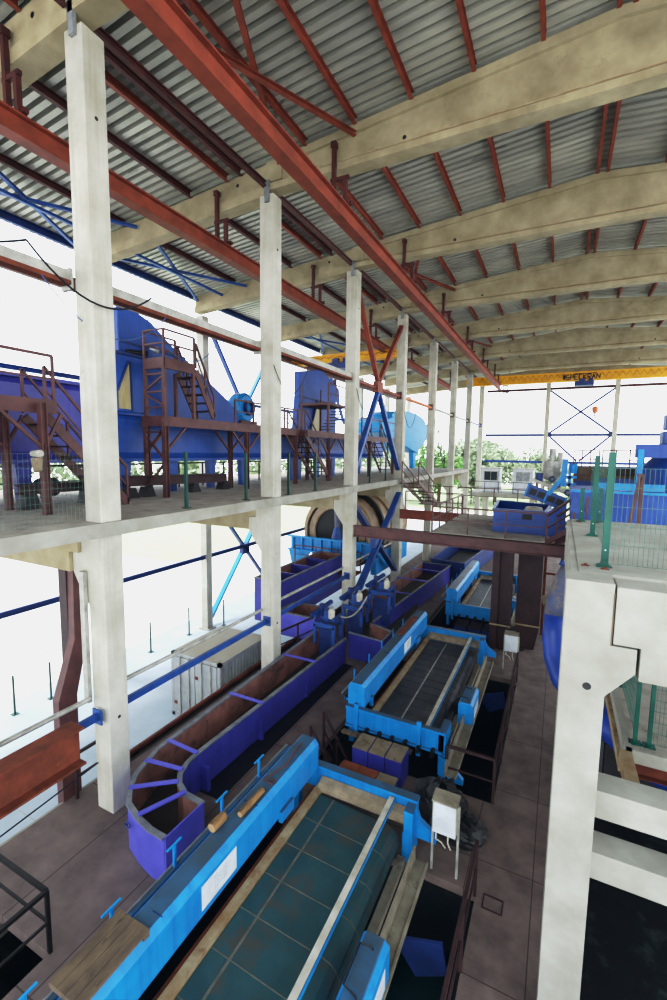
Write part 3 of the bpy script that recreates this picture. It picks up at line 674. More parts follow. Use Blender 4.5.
# outer left bracing and girts
for k, (a, b_) in enumerate(zip([-2] + FY[1:6], FY[1:7])):
    o = build('wall_girt', MB().chan((-15.85, a + .2, 2.0), (-15.85, b_ - .2, 2.0), .1, .2), 'navy'); tag(o, 'low dark blue girt between outer columns, %s bay from the left' % ORD[k], 'girt', 'low outer girts')
    o = build('wall_girt', MB().chan((-15.85, a + .2, 9.95), (-15.85, b_ - .2, 9.95), .1, .16), 'blue_steel'); tag(o, 'high blue girt between outer columns, %s bay from the left' % ORD[k], 'girt', 'high outer girts')
for k in (2, 4):
    ya, yb = FY[k] + .38, FY[k + 1] - .38; ym = (ya + yb) / 2
    t = thing('outer_brace', (-16, ya, 9.6), 'blue inverted V bracing high on the outer row, %s' % ('near the second inner column' if k == 2 else 'farther off'), 'brace')
    build('diagonal', MB().bar((-16, ya, 13.6), (-16, ym, 9.7), .2, .14), 'blue_steel', t); build('diagonal', MB().bar((-16, yb, 13.6), (-16, ym, 9.7), .2, .14), 'cyan', t)
    t = thing('outer_brace', (-16, ya, GZ), 'blue X-shaped bracing low on the outer row, %s' % ('seen past the second inner column' if k == 2 else 'farther off'), 'brace')
    build('diagonal', MB().bar((-16, ya, 5.0), (-16, yb, -1.4), .2, .12), 'navy', t); build('diagonal', MB().bar((-16.1, ya, -1.4), (-16.1, yb, 5.0), .26, .12), 'cyan', t)
    build('gusset', MB().box(-16.15, -15.9, ym - .3, ym + .3, 1.5, 2.1), 'navy', t)
for i, (x, y, lab) in enumerate([(-16.5, 8.4, 'at the left edge of the picture'), (-16.4, 9.6, 'left of the nearest column'), (-16.3, 14.1, 'just right of the nearest column'), (-16.2, 16.4, 'left of the outer column'), (-15.5, 18.2, 'right of the outer column')]):
    t = thing('yard_post', (x, y, GZ), 'thin green post on the pale plinth, %s' % lab, 'post', 'thin yard posts')
    build('post', MB().bar((x, y, GZ), (x, y, GZ + 1.45), .05), 'green_dark', t); build('foot', MB().box(x - .1, x + .1, y - .1, y + .1, GZ, GZ + .06), 'green_dark', t)
# brown buttress post behind first column
t = thing('brown_buttress', (-9.0, 6.0, GZ), 'bent reddish brown steel post just behind the nearest column', 'post')
build('flange', MB().prism([(5.8, 5.7), (6.0, 5.7), (6.0, 3.2), (5.75, 2.2), (5.75, GZ), (5.35, GZ), (5.35, 2.2), (5.75, 3.4)], 'x', -9.1, -8.9), 'brown', t)
build('web', MB().box(-9.35, -9.1, 5.75, 5.85, GZ, 5.6), 'brown_dark', t)
o = build('cable_tray', MB().box(-8.32, -8.19, 5.52, 5.6, 2.3, 5.0), 'galv'); tag(o, 'grey vertical cable tray on the left side of the nearest column', 'tray')
# second brown post between col2 and col3 under slab
o = build('brown_post', MB().ibeam((-11.0, 15.8, GZ), (-11.0, 15.8, 5.7), .3, .25), 'brown'); tag(o, 'dark red steel post under the slab between second and third columns', 'post')

# ------------------------------------------------------------------ container on the yard
cx0, cx1, cy0, cy1, cz1 = -11.7, -9.55, 11.0, 13.6, GZ + 2.35
t = thing('shipping_container', (-10.6, 12.3, GZ), 'weathered grey corrugated shipping container on the yard beside the purple channel', 'container')
b = MB(); n = 15; per = (cy1 - cy0) / n
poly = []
for i in range(n):
    y = cy0 + i * per; poly += [(cx1, y), (cx1, y + per * .4), (cx1 - .04, y + per * .5), (cx1 - .04, y + per * .9)]
b.prism(poly + [(cx1, cy1), (cx0, cy1), (cx0, cy0 + .02)], 'z', GZ + .15, cz1 - .08)
build('body', b, 'container', t)
build('frame', MB().box(cx0, cx0 + .12, cy0 - .03, cy0 + .1, GZ, cz1).box(cx1 - .1, cx1 + .03, cy0 - .03, cy0 + .1, GZ, cz1).box(cx0, cx1 + .03, cy0 - .03, cy0 + .08, cz1 - .12, cz1).box(cx0, cx1 + .03, cy0 - .03, cy0 + .08, GZ, GZ + .15).box(cx1 - .05, cx1 + .03, cy0, cy1, cz1 - .1, cz1).box(cx1 - .05, cx1 + .03, cy0, cy1, GZ, GZ + .15), 'container', t)
build('roof', MB().box(cx0, cx1, cy0, cy1, cz1 - .06, cz1 - .01), 'container', t)
for q in range(2):
    xa = cx0 + .14 + q * .96
    d = build('door', MB().box(xa, xa + .93, cy0 - .04, cy0 + .0, GZ + .17, cz1 - .14), 'container', t)
    build('locking_rod', MB().tube([(xa + .3, cy0 - .07, GZ + .1), (xa + .3, cy0 - .07, cz1 - .06)], .02, 6).tube([(xa + .7, cy0 - .07, GZ + .1), (xa + .7, cy0 - .07, cz1 - .06)], .02, 6), 'galv', d)
    build('hinge', MB().box(xa + .0, xa + .12, cy0 - .06, cy0 - .03, GZ + .5, GZ + .6).box(xa + .0, xa + .12, cy0 - .06, cy0 - .03, GZ + 1.6, GZ + 1.7), 'rust', d)
for i, (x, y) in enumerate([(-10.0, 8.9), (-10.7, 10.2)]):
    o = build('lifting_lug', MB().box(x - .3, x + .1, y - .1, y + .15, GZ + .04, GZ + .09).box(x - .15, x + .25, y + .1, y + .3, GZ + .04, GZ + .08), 'black'); tag(o, 'dark lifting lug set in the yard slab, %s' % ['closer to the nearest column', 'at the container corner'][i], 'lug')

# ------------------------------------------------------------------ purple launder with its rounded end
OUT = [(-7.6, 14.2), (-7.49, 6.58), (-7.25, 5.8), (-7.03, 5.5), (-6.75, 5.23), (-6.32, 5.08), (-5.93, 5.0), (-5.58, 4.99)]
INN = [(-5.54, 5.86), (-6.01, 5.89), (-6.29, 6.03), (-6.48, 6.23), (-6.6, 6.56), (-6.63, 6.89), (-6.38, 13.9)]
t = thing('purple_launder', (-7, 9, 0), 'long purple open channel curving round at its near end beside the nearest column', 'channel')
build('outer_wall', MB().wall([(x - .0, y) for x, y in OUT], .02, .9, .03), 'violet_light', t)
build('inner_wall', MB().wall(INN, .02, .9, .03), 'blue_violet', t)
build('end_wall', MB().wall([(-5.56, 4.98), (-5.54, 5.88)], .02, .92, .03), 'violet_light', t)
def offs(path, d):
    r = []
    for i, p in enumerate(path):
        a = Vector(path[max(i - 1, 0)]); b_ = Vector(path[min(i + 1, len(path) - 1)]); v = (b_ - a).normalized(); r.append((p[0] - v.y * d, p[1] + v.x * d))
    return r
build('liner', MB().wall(offs(OUT, .03), .1, .88, .02).wall(offs(INN, .03), .1, .88, .02), 'launder_inside', t)
build('rim', MB().wall(OUT, .88, .92, .1).wall(INN, .88, .92, .1), 'rim_grey', t)
build('bed', MB().prism(OUT + INN, 'z', .04, .12), 'sediment', t)
for (a, b_) in (((-7.47, 6.87), (-6.6, 6.84)), ((-7.39, 6.18), (-6.5, 6.32)), ((-7.03, 5.48), (-6.33, 6.04)), ((-6.34, 5.1), (-6.0, 5.9)), ((-7.56, 9.08), (-6.5, 9.09)), ((-7.57, 11.72), (-6.43, 11.75))):
    build('cross_strap', MB().bar((a[0], a[1], .94), (b_[0], b_[1], .94), .09, .03), 'violet_light', t)
for y in (7.0, 9.0, 11.3, 13.4):
    build('wall_stiffener', MB().box(-6.6, -6.42, y - .05, y + .05, -.1, .55), 'blue_violet', t)
ring = MB().lathe((-6.62, 5.12, .62), 'y', [(-.02, .04), (-.04, .06), (-.02, .07), (0, .05), (-.02, .04)], 12)
build('lifting_ring', ring, 'navy', t)
# thin black strip laid on the deck along the launder's inner wall
build('floor_black_strip', MB().box(-6.62, -6.05, 6.9, 13.8, .0, .006), 'black', kind='structure')

t = thing('cross_channel', (-5.8, 14.8, 0), 'short purple collecting box joining the two purple channels', 'channel')
build('wall', MB().wall([(-6.45, 14.3), (-5.1, 14.15), (-5.1, 15.1), (-6.1, 15.5)], .02, .95, .03), 'blue_violet', t)
build('liner', MB().wall([(-6.4, 14.34), (-5.14, 14.2), (-5.14, 15.06), (-6.1, 15.44)], .1, .93, .02), 'launder_inside', t)
build('rim', MB().wall([(-6.45, 14.3), (-5.1, 14.15), (-5.1, 15.1), (-6.1, 15.5)], .93, .97, .08), 'rim_grey', t)
build('bed', MB().box(-6.4, -5.15, 14.3, 15.2, .05, .1), 'sediment', t)

t = thing('far_launder', (-6.4, 20, 0), 'long dark purple channel with cross straps running away beyond the drive frames', 'channel')
build('near_wall', MB().wall([(-6.05, 15.7), (-5.35, 26.0)], .02, .95, .03), 'blue_violet', t)
build('back_wall', MB().wall([(-7.3, 15.7), (-7.0, 26.0), (-5.35, 26.0)], .02, .95, .03), 'blue_violet', t)
build('liner', MB().wall([(-7.24, 15.7), (-6.96, 25.95)], .1, .93, .02).wall([(-6.1, 15.7), (-5.4, 25.9)], .1, .93, .02), 'launder_inside', t)
build('rim', MB().wall([(-6.05, 15.7), (-5.35, 26.0), (-7.0, 26.0), (-7.3, 15.7)], .93, .97, .1), 'rim_grey', t)
build('bed', MB().box(-7.2, -5.7, 15.7, 25.9, .05, .3), 'sediment', t)
for y in (17.2, 19.6, 22.0, 24.2): build('cross_strap', MB().bar((-7.25, y, .98), (-6.0 + (y - 16) * .065, y, .98), .1, .03), 'violet_light', t)
t = thing('right_launder', (-5, 26, 0), 'dark blue tank rim in the distance behind the far sieve machine', 'channel')
build('wall', MB().wall([(-6.6, 26.5), (-4.6, 26.2), (-3.9, 34), (-6.4, 34)], .02, 1.1, .04, closed=True), 'navy', t)
build('rim', MB().wall([(-6.6, 26.5), (-4.6, 26.2), (-3.9, 34), (-6.4, 34)], 1.08, 1.13, .12, closed=True), 'navy', t)
build('bed', MB().box(-6.3, -4.6, 27, 33.5, .05, .3), 'sediment', t)
# tanks left of the columns under the slab
def open_tank(name, x0, x1, y0, y1, z0, z1, label, m, inner='launder_inside', divs=()):
    t = thing(name, ((x0 + x1) / 2, (y0 + y1) / 2, z0), label, 'tank')
    pts = [(x0, y0), (x1, y0), (x1, y1), (x0, y1)]
    build('wall', MB().wall(pts, z0, z1, .04, closed=True), m, t)
    q = .035
    build('liner', MB().wall([(x0 + q, y0 + q), (x1 - q, y0 + q), (x1 - q, y1 - q), (x0 + q, y1 - q)], z0 + .05, z1 - .03, .02, closed=True), inner, t)
    build('rim', MB().wall(pts, z1 - .02, z1 + .02, .1, closed=True), 'rim_grey', t)
    build('bed', MB().box(x0, x1, y0, y1, z0, z0 + (z1 - z0) * .3), 'sediment', t)
    for d in divs: build('divider', MB().box(x0, x1, d - .03, d + .03, z0, z1), m, t)
    return t
open_tank('purple_tank', -9.9, -8.2, 14.9, 16.2, .0, .95, 'light purple open tank beyond the grey container', 'violet_light')
open_tank('purple_tank', -11.3, -10.0, 15.3, 21.2, .2, 2.05, 'tall dark purple compartment tank under the grey drum', 'blue_violet', divs=(16.6, 18.1, 19.6))
tag(build('scrap_stack', MB().box(-12.0, -11.3, 16.6, 17.4, 1.0, 1.15).box(-12.1, -11.65, 16.6, 17.45, 1.2, 1.35).box(-11.95, -11.65, 16.6, 17.4, 1.4, 1.55).box(-12.05, -11.65, 16.6, 17.4, 1.6, 1.75).box(-11.9, -11.7, 16.7, 17.3, GZ, 1.8), 'navy'), 'stack of dark blue steel ribs left of the purple tank', 'scrap')
# scrubber drum
t = thing('scrubber_drum', (-11, 23, 1), 'huge tan rotary drum with dark open mouth under the upper slab', 'drum')
DC = (-11.2, 22.2, 2.9)
build('shell', MB().lathe((-11.0, 22.6, 2.9), 'y', [(0, 1.9), (0, 2.15), (.35, 2.15), (.35, 2.02), (3.2, 2.02), (3.2, 2.15), (3.5, 2.15), (3.5, 1.9), (7, 1.9), (7, 0)], 56), 'drum_tan', t, smooth=False)
build('mouth_ring', MB().lathe((-11.0, 22.5, 2.9), 'y', [(.1, 2.05), (-.12, 2.02), (-.12, 1.85), (.1, 1.85)], 56).lathe((-11.0, 22.5, 2.9), 'y', [(.05, 1.75), (-.02, 1.75), (-.02, 1.4), (.05, 1.35)], 56), 'drum_tan', t)
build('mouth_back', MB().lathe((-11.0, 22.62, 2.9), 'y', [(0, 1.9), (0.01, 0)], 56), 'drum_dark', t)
build('gear_ring', MB().lathe((-11.0, 24.0, 2.9), 'y', [(0, 2.05), (0, 2.3), (.25, 2.3), (.25, 2.05)], 64), 'drum_dark', t)
t = thing('feed_chute', (-10.8, 22.1, 2.5), 'blue and rust feed chute pipe in front of the drum mouth', 'chute')
build('pipe', MB().tube([(-10.75, 22.0, 4.4), (-10.75, 22.1, 3.3)], .17, 12), 'pipe_dirty', t)
build('cone', MB().lathe((-10.75, 22.1, 2.5), 'z', [(0, .42), (.0, .4), (.8, .17), (.85, .15)], 16), 'blue_steel', t)
t = thing('drum_support', (-11, 21.8, .8), 'bright blue steel support frame below the drum mouth', 'frame')
b = MB().box(-13.5, -8.3, 21.7, 21.85, 1.9, 2.65)
build('apron', b, 'blue_machine', t)
rb = MB()
for k in range(9): rb.box(-13.4 + k * .6, -13.3 + k * .6, 21.6, 21.7, 1.95, 2.6)
rb.box(-13.6, -8.2, 21.5, 21.75, 2.6, 2.68).box(-13.6, -8.2, 21.5, 21.75, 1.85, 1.93)
build('ribs', rb, 'cyan', t)
build('bracket', MB().prism([(-13.6, 1.85), (-12.2, 1.85), (-12.9, .9), (-13.3, .7)], 'y', 21.6, 21.8), 'cyan', t)
build('side_beam', MB().box(-8.6, -8.3, 21.7, 27, 1.0, 2.1), 'blue_machine', t)
railing('drum_railing', [(-13.0, 21.3, 1.2), (-9.0, 21.3, 1.2)], 'thin pinkish railing in front of the drum frame', 'brown', 1.0)
tag(build('drum_walkway', MB().box(-13, -9.0, 20.6, 21.4, 1.1, 1.2), 'rust'), 'rusty walkway plate under the pink railing by the drum', 'walkway')

# ------------------------------------------------------------------ drive frames astride the purple channels
def drive(x, y, z0, label, s=.8):
    t = thing('gate_drive', (x, y, z0), label, 'machine', 'gate drives over the purple channels')
    for dx in (-.45, .45):
        for dy in (-.25, .3): build('leg', MB().bar((x + dx * s, y + dy, z0), (x + dx * s, y + dy, z0 + .85 * s), .1), 'blue_steel', t)
    build('frame', MB().bar((x - .5 * s, y - .25, z0 + .85 * s), (x + .5 * s, y - .25, z0 + .85 * s), .1, .14).bar((x - .5 * s, y + .3, z0 + .85 * s), (x + .5 * s, y + .3, z0 + .85 * s), .1, .14).bar((x - .45 * s, y - .3, z0 + .95), (x - .45 * s, y + .35, z0 + .95), .08, .1).bar((x + .45 * s, y - .3, z0 + .95), (x + .45 * s, y + .35, z0 + .95), .08, .1), 'blue_steel', t)
    build('sluice_plate', MB().box(x - .4 * s, x + .4 * s, y - .02, y + .03, z0 - .6, z0 + .45), 'navy', t)
    build('arm', MB().bar((x - .55 * s, y - .4, z0 + 1.0), (x - .1, y + .5, z0 + 1.3), .12).bar((x - .3 * s, y, z0 + .9), (x - .3 * s, y, z0 + 1.35), .12), 'navy', t)
    mt = build('motor', MB().lathe((x + .28 * s, y - .15, z0 + .95), 'z', [(0, 0), (0, .11), (.25, .12), (.32, .08), (.34, 0)], 16), 'off_white', t)
    build('motor_cap', MB().lathe((x + .28 * s, y - .15, z0 + 1.42), 'z', [(-.14, .07), (-.06, .06), (-.05, 0)], 12), 'grey_metal', mt)
    build('gearbox', MB().box(x - .05, x + .15, y - .2, y + .1, z0 + .9, z0 + 1.2), 'blue_steel', t)
drive(-6.9, 13.5, .8, 'blue gate drive with white motor over the near purple channel')
drive(-6.6, 15.2, .95, 'blue gate drive with pale motor beside the third column', .8)
drive(-6.0, 16.4, 1.2, 'tallest blue gate drive frame over the far purple channel', .9)
cable((-6.3, 13.3, 1.9), (-6.1, 15.1, 2.1), .3, 'grey hose between the two gate drives', 'galv', .03)
railing('tank_guard', [(-8.6, 13.0, 0), (-8.2, 15.0, 0)], 'small brown guard rail beside the second column foot', 'brown_dark')

# ------------------------------------------------------------------ sieve machines
def sieve(y0, idx, mesh_m, label, length=6.0, poster='big'):
    y1 = y0 + length
    t = thing('screening_machine', (-3.2, (y0 + y1) / 2, 0), label, 'machine', 'blue screening machines in a row')
    xl, xr = -4.5, -2.02
    bx = build('feed_box', MB().prism([(-4.5, .98), (-4.05, .98), (-4.05, 1.5), (-4.13, 1.6), (-4.42, 1.6), (-4.5, 1.5)], 'y', y0, y1), 'blue_machine', t, bevel=.012)
    build('box_lid_seam', MB().bar((-4.27, y0 + 2, 1.603), (-4.1, y0 + 2, 1.603), .01).bar((-4.4, y0 + 4, 1.603), (-4.1, y0 + 4, 1.603), .01), 'navy', bx)
    for (ya, yb, za) in ((y0 + .4, y0 + .5, .85), (y1 - 1.45, y1 - 1.05, .9)): build('box_bracket', MB().box(-4.06, -3.99, ya, yb, za, 1.1), 'blue_machine', bx)
    ex = .0 if idx == 0 else .14
    build('side_ledge', MB().box(-4.8 + ex, -4.5, y0 + ex, y1 + .05, 1.0, 1.06).box(-4.82 + ex, -4.76 + ex, y0 + ex, y1 + .05, 1.0, 1.2 - ex), 'blue_machine', t)
    build('ledge_pipe', MB().tube([(-4.88 + ex, y0 + ex, 1.15), (-4.88 + ex, y1 + .1, 1.15)], .025, 6), 'grey_metal', t)
    for k in range(6):
        y = y0 + .75 + k * 1.06
        if y > y1: break
        ls = MB().bar((-4.8 + ex, y, 1.05), (-4.8 + ex, y, 1.55), .04 if idx == 0 else .03)
        if idx == 0: ls.bar((-4.8, y - .14, 1.56), (-4.8, y + .14, 1.56), .03, .02)
        build('lifting_stub', ls, 'cyan', t)
    fr = build('front_beam', MB().box(xl, xr, y0 - .1, y0 + .0, .5, 1.0).box(xl, xr, y0 - .14, y0 - .0, .96, 1.02).box(xl, xr, y0 - .14, y0, .48, .54), 'blue_machine', t)
    for k in range(6):
        x = -3.9 + k * .33
        build('spring_mount', MB().box(x - .04, x + .04, y0 - .24, y0 - .1, .44, .58).lathe((x, y0 - .24, .5), 'y', [(-.08, 0), (-.08, .045), (0, .05)], 8), 'black', fr)
    for x in (-4.2, -2.6): build('rib', MB().box(x - .05, x + .05, y0 - .17, y0 - .1, .3, 1.15), 'blue_machine', fr)
    rb_ = build('rear_beam', MB().box(xl, xr, y1, y1 + .1, .55, 1.02).box(xl, xr + .05, y1 - .04, y1 + .14, 1.0, 1.05), 'blue_machine', t)
    for yy in (y0 + .15, y1 - .2):
        for x in (-4.42, -2.1):
            build('leg', MB().box(x - .07, x + .07, yy - .07, yy + .07, -.05 if yy < y0 + 1 else -.05, .55), 'blue_machine', t)
    build('end_cover', MB().prism([(y1 - .24, .68), (y1 - .02, .72), (y1 - .02, .86), (y1 - .16, .8), (y1 - .24, .72)], 'x', -3.95, -2.15), 'fabric', t)
    # sloping screen deck: flat part then a rounded lip
    top = [(-3.86, .66), (-3.0, .62), (-2.5, .6), (-2.36, .57), (-2.26, .48), (-2.22, .36), (-2.24, .24)]
    d = MB(); n = len(top); ys = [y0 + .1, y1 - .28]
    b = MB(); b.v = [(x, ys[0], z) for x, z in top] + [(x, ys[1], z) for x, z in top] + [(x, ys[0], z - .05) for x, z in top] + [(x, ys[1], z - .05) for x, z in top]
    b.f = [(i, i + 1, n + i + 1, n + i) for i in range(n - 1)] + [(2 * n + i, 3 * n + i, 3 * n + i + 1, 2 * n + i + 1) for i in range(n - 1)]
    b.f += [(i, 2 * n + i, 2 * n + i + 1, i + 1) for i in range(n - 1)] + [(n + i, n + i + 1, 3 * n + i + 1, 3 * n + i) for i in range(n - 1)]
    dk = build('screen_deck', b, mesh_m, t, smooth=False)
    sm = MB()
    L_ = ys[1] - ys[0]
    def zt(x):
        for (xa, za), (xb, zb) in zip(top[:-1], top[1:]):
            if xa <= x <= xb: return za + (zb - za) * (x - xa) / (xb - xa)
        return .6
    xs_ = (-3.55, -2.62) if poster == 'big' else (-3.25, -2.55)
    for x in xs_: sm.box(x - .018, x + .018, ys[0], ys[1], zt(x) - .005, zt(x) + .012)
    cs = MB(); k = 0
    ncell = 9 if poster == 'big' else 14
    for j in range(1, ncell):
        y = ys[0] + L_ * j / ncell
        for (xa, za), (xb, zb) in zip(top[:-1], top[1:]):
            cs.bar((xa, y + (.25 if xa < -3.5 and poster == 'big' else 0) * 0, za + .004), (xb, y, zb + .004), .014 if poster == 'big' else .008, .01)
    build('long_seam', sm, 'seam' if poster == 'big' else 'galv', dk)
    build('cross_seam', cs, 'seam' if poster == 'big' else 'mesh_dark', dk)
    build('deck_side_rail', MB().box(-4.0, -3.87, y0 + .05, y1 - .1, .6, .74), 'rusty_rail', t)
    build('rust_gap', MB().box(-4.1, -4.0, y0 + .05, y1 - .2, .5, .66), 'rust', t)
    build('spray_bar', MB().box(-2.5, -2.4, y0 - .05, y1 - .05, .93, .98), 'off_white', t)
    build('spray_bar_side', MB().box(-2.4, -2.385, y0 - .05, y1 - .05, .9, .98), 'blue_machine', t)
    build('lower_gutter', MB().box(-2.2, -2.06, y0 + .3, y1 - .4, .06, .2), 'gutter', t)
    build('drain_trough', MB().prism([(-1.86, .42), (-1.6, .42), (-1.6, .5), (-1.63, .5), (-1.65, .46), (-1.82, .46), (-1.83, .7), (-1.86, .7)], 'y', y0 - .7 if idx else y0 - .2, y1 - .6), 'gutter', t)
    cs_ = 2.55 if idx == 0 else 1.4
    mt = build('motor_cabinet', MB().prism([(-2.0, .42), (-1.62, .42), (-1.62, .95), (-1.7, 1.02), (-1.95, 1.02), (-2.0, .97)], 'y', y0 + cs_, y0 + cs_ + .95), 'blue_machine', t, bevel=.015)
    build('cabinet_label', MB().box(-1.618, -1.612, y0 + cs_ + .15, y0 + cs_ + .75, .55, .85), 'white_paint', mt)
    build('cabinet_handle', MB().tube([(-1.78, y0 + cs_ + .75, 1.0), (-1.8, y0 + cs_ + .75, 1.06), (-1.95, y0 + cs_ + .72, 1.07), (-1.95, y0 + cs_ + .2, 1.07), (-1.77, y0 + cs_ + .15, 1.07), (-1.75, y0 + cs_ + .15, 1.0)], .012, 6), 'black', mt)
    build('side_beam', MB().box(-2.14, -1.98, y0 - .1, y0 + .5, -.05, 1.0), 'blue_machine', t)
    build('side_beam', MB().box(-2.14, -1.98, y1 - .3, y1 + .1, .1, 1.0), 'blue_machine', t)
    build('foot_bracket', MB().prism([(-2.1, .45), (-1.95, .4), (-1.55, .02), (-1.55, -.1), (-2.1, -.1)], 'y', y0 - .14, y0 - .04), 'blue_machine', t)
    build('foot_bracket', MB().prism([(-2.0, 1.0), (-1.9, .75), (-1.6, .55), (-1.6, .4), (-2.0, .4)], 'y', y1 - .1, y1), 'blue_machine', t)
    build('drive_motor', MB().lathe((-2.1, y0 + 2.2, .5), 'y', [(-.3, 0), (-.3, .14), (.1, .14), (.1, 0)], 14), 'black', t)
    build('drain_plate', MB().prism([(-2.0, -.5), (-1.2, -.2), (-1.1, -.7), (-1.6, -1.0)], 'y', y1 - 1.2, y1 - 1.15), 'navy', t)
    # notice sheet on the side of the feed box
    if idx < 2:
        ya, yb = ((y0 + 2.63, y0 + 3.37) if poster == 'big' else (y0 + 3.25, y0 + 3.95))
        p = build('notice_sheet', MB().box(-4.05, -4.042, ya, yb, 1.08, 1.44), 'white_paint', t)
        ln = MB()
        for r in range(6):
            yy = ya + .25
            while yy < yb - .25:
                wv = random.uniform(.02, .07); ln.box(-4.042, -4.04, yy, min(yy + wv, yb - .22), 1.37 - r * .035, 1.378 - r * .035); yy += wv + .02
        build('printed_lines', ln, 'print_grey', p)
    return t
sieve(1.6, 0, 'mesh_teal', 'nearest blue screening machine with dark teal tiled screen deck', 6.0, 'big')
sieve(10.0, 1, 'mesh_dark', 'middle blue screening machine with charcoal screen deck', 6.0, 'small')
m3 = sieve(19.3, 2, 'mesh_dark', 'farthest blue screening machine, partly behind the brown posts', 5.9, 'small')
m3.location.x += .42

# things lying on the feed box
t = thing('wooden_pallet', (-4.3, 3.0, 1.6), 'weathered plank pallet lying on the nearest blue feed box', 'pallet')
pl = MB()
for k in range(4): build('plank', MB().box(-4.6 + k * .135, -4.47 + k * .135, 2.5, 3.38, 1.66, 1.68), 'wood', t)
for y in (2.54, 3.33): build('bearer', MB().box(-4.6, -4.065, y - .04, y + .04, 1.605, 1.66), 'wood', t)
for (y0, y1, x, r, lab) in ((4.85, 5.13, -4.42, .075, 'short cut log lying on the nearest blue feed box'), (5.28, 5.88, -4.22, .05, 'longer split log lying on the nearest blue feed box')):
    nrm = MB(); pts = [(x, y0, 1.6 + r), (x + .005, (y0 + y1) / 2, 1.6 + r), (x + .01, y1, 1.6 + r)]
    t = thing('cut_log', (x, y0, 1.6), lab, 'log'); build('bark', nrm.tube(pts, [r, r * 1.05, r * .95], 12), 'log', t)
    build('cut_face', MB().lathe((x, y0 - .002, 1.6 + r), 'y', [(0, 0), (-.001, r * .85), (.001, r * .85)], 12), 'rusty_rail', t)
tag(build('iron_rod', MB().tube([(-4.35, 6.1, 1.62), (-4.22, 6.6, 1.62), (-4.28, 7.3, 1.62)], .012, 6), 'rust'), 'bent rusty rod on the far end of the nearest feed box', 'rod')
tag(build('wire_hook', MB().tube([(-4.2 + .07 * math.cos(a * .6), 6.15 + .05 * math.sin(a * .6), 1.615) for a in range(10)], .01, 6), 'rust'), 'small curled wire hook beside the longer log', 'hook')
tag(build('board', MB().box(-4.36, -4.2, 13.5, 15.2, 1.605, 1.63), 'rust'), 'rusty strip lying on the middle feed box', 'board')

# ------------------------------------------------------------------ blue settling boxes between machines
for k in range(3):
    x0 = -3.9 + k * .4
    t = thing('vacuum_box', (x0 + .2, 9.2, 0), '%s of three tall dark blue dusty-topped boxes before the middle screening machine' % ['left', 'centre', 'right'][k], 'box', 'tall blue boxes')
    build('body', MB().box(x0, x0 + .385, 8.95, 9.5, 0, .65), 'blue_violet', t, bevel=.01)
    build('top', MB().box(x0 + .005, x0 + .375, 8.94, 9.51, .65, .675), 'tank_top', t)
    x0 = -3.95 + k * .43
    t = thing('low_box', (x0 + .2, 8.4, 0), '%s of three low boxes with rusty tops behind the nearest screening machine' % ['left', 'centre', 'right'][k], 'box', 'low rusty-topped boxes')
    build('body', MB().box(x0, x0 + .4, 8.1, 8.62, 0, .5), 'blue_steel', t, bevel=.01)
    build('top', MB().box(x0 - .01, x0 + .41, 8.09, 8.63, .5, .53), 'rust_top' if k < 2 else 'tank_top', t)
for k in range(3):
    x0 = -3.9 + k * .55
    t = thing('vacuum_box', (x0 + .22, 18.2, 0), '%s of three dark boxes below the farthest screening machine' % ['left', 'centre', 'right'][k], 'box', 'boxes below the farthest machine')
    build('body', MB().box(x0 + .4, x0 + .9, 18.2, 19.0, 0, .4), 'navy', t, bevel=.01)
    build('top', MB().box(x0 + .4, x0 + .89, 18.19, 19.01, .4, .43), 'brown_dark', t)
tag(build('plank', MB().box(-4.5, -2.7, 9.62, 9.76, .42, .47), 'wood'), 'grey wooden plank resting along the front of the middle screening machine', 'plank')
# crumpled black bag
def lump(c, r, n, seed, sq=.7):
    rnd = random.Random(seed); b = MB(); U, V = 22, 14
    ph = [(rnd.uniform(2, 9), rnd.uniform(0, 6), rnd.uniform(2, 9), rnd.uniform(0, 6)) for _ in range(5)]
    for v in range(V + 1):
        for u in range(U):
            th = PI * v / V; fi = 2 * PI * u / U
            k = 1 + .06 * sum(math.sin(a * math.cos(fi) * 1.3 + b1 + c1 * th * .8) * math.cos(d1 + a * math.sin(fi)) for a, b1, c1, d1 in ph) + rnd.uniform(-.06, .06)
            b.v.append((c[0] + r[0] * k * math.sin(th) * math.cos(fi), c[1] + r[1] * k * math.sin(th) * math.sin(fi), max(c[2] - r[2] * .6, c[2] + r[2] * k * math.cos(th))))
    for v in range(V):
        for u in range(U):
            b.f.append((v * U + u, v * U + (u + 1) % U, (v + 1) * U + (u + 1) % U, (v + 1) * U + u))
    return b
tag(build('plastic_sheet', lump((-1.75, 8.55, .32), (.55, .5, .5), 1, 3), 'bag'), 'crumpled black plastic sheeting heaped on the deck behind the white control box', 'sheeting')
tag(build('dark_sack', lump((-1.25, 8.3, .2), (.4, .35, .3), 1, 5), 'bag'), 'small dark sack beside the black plastic heap', 'sack')

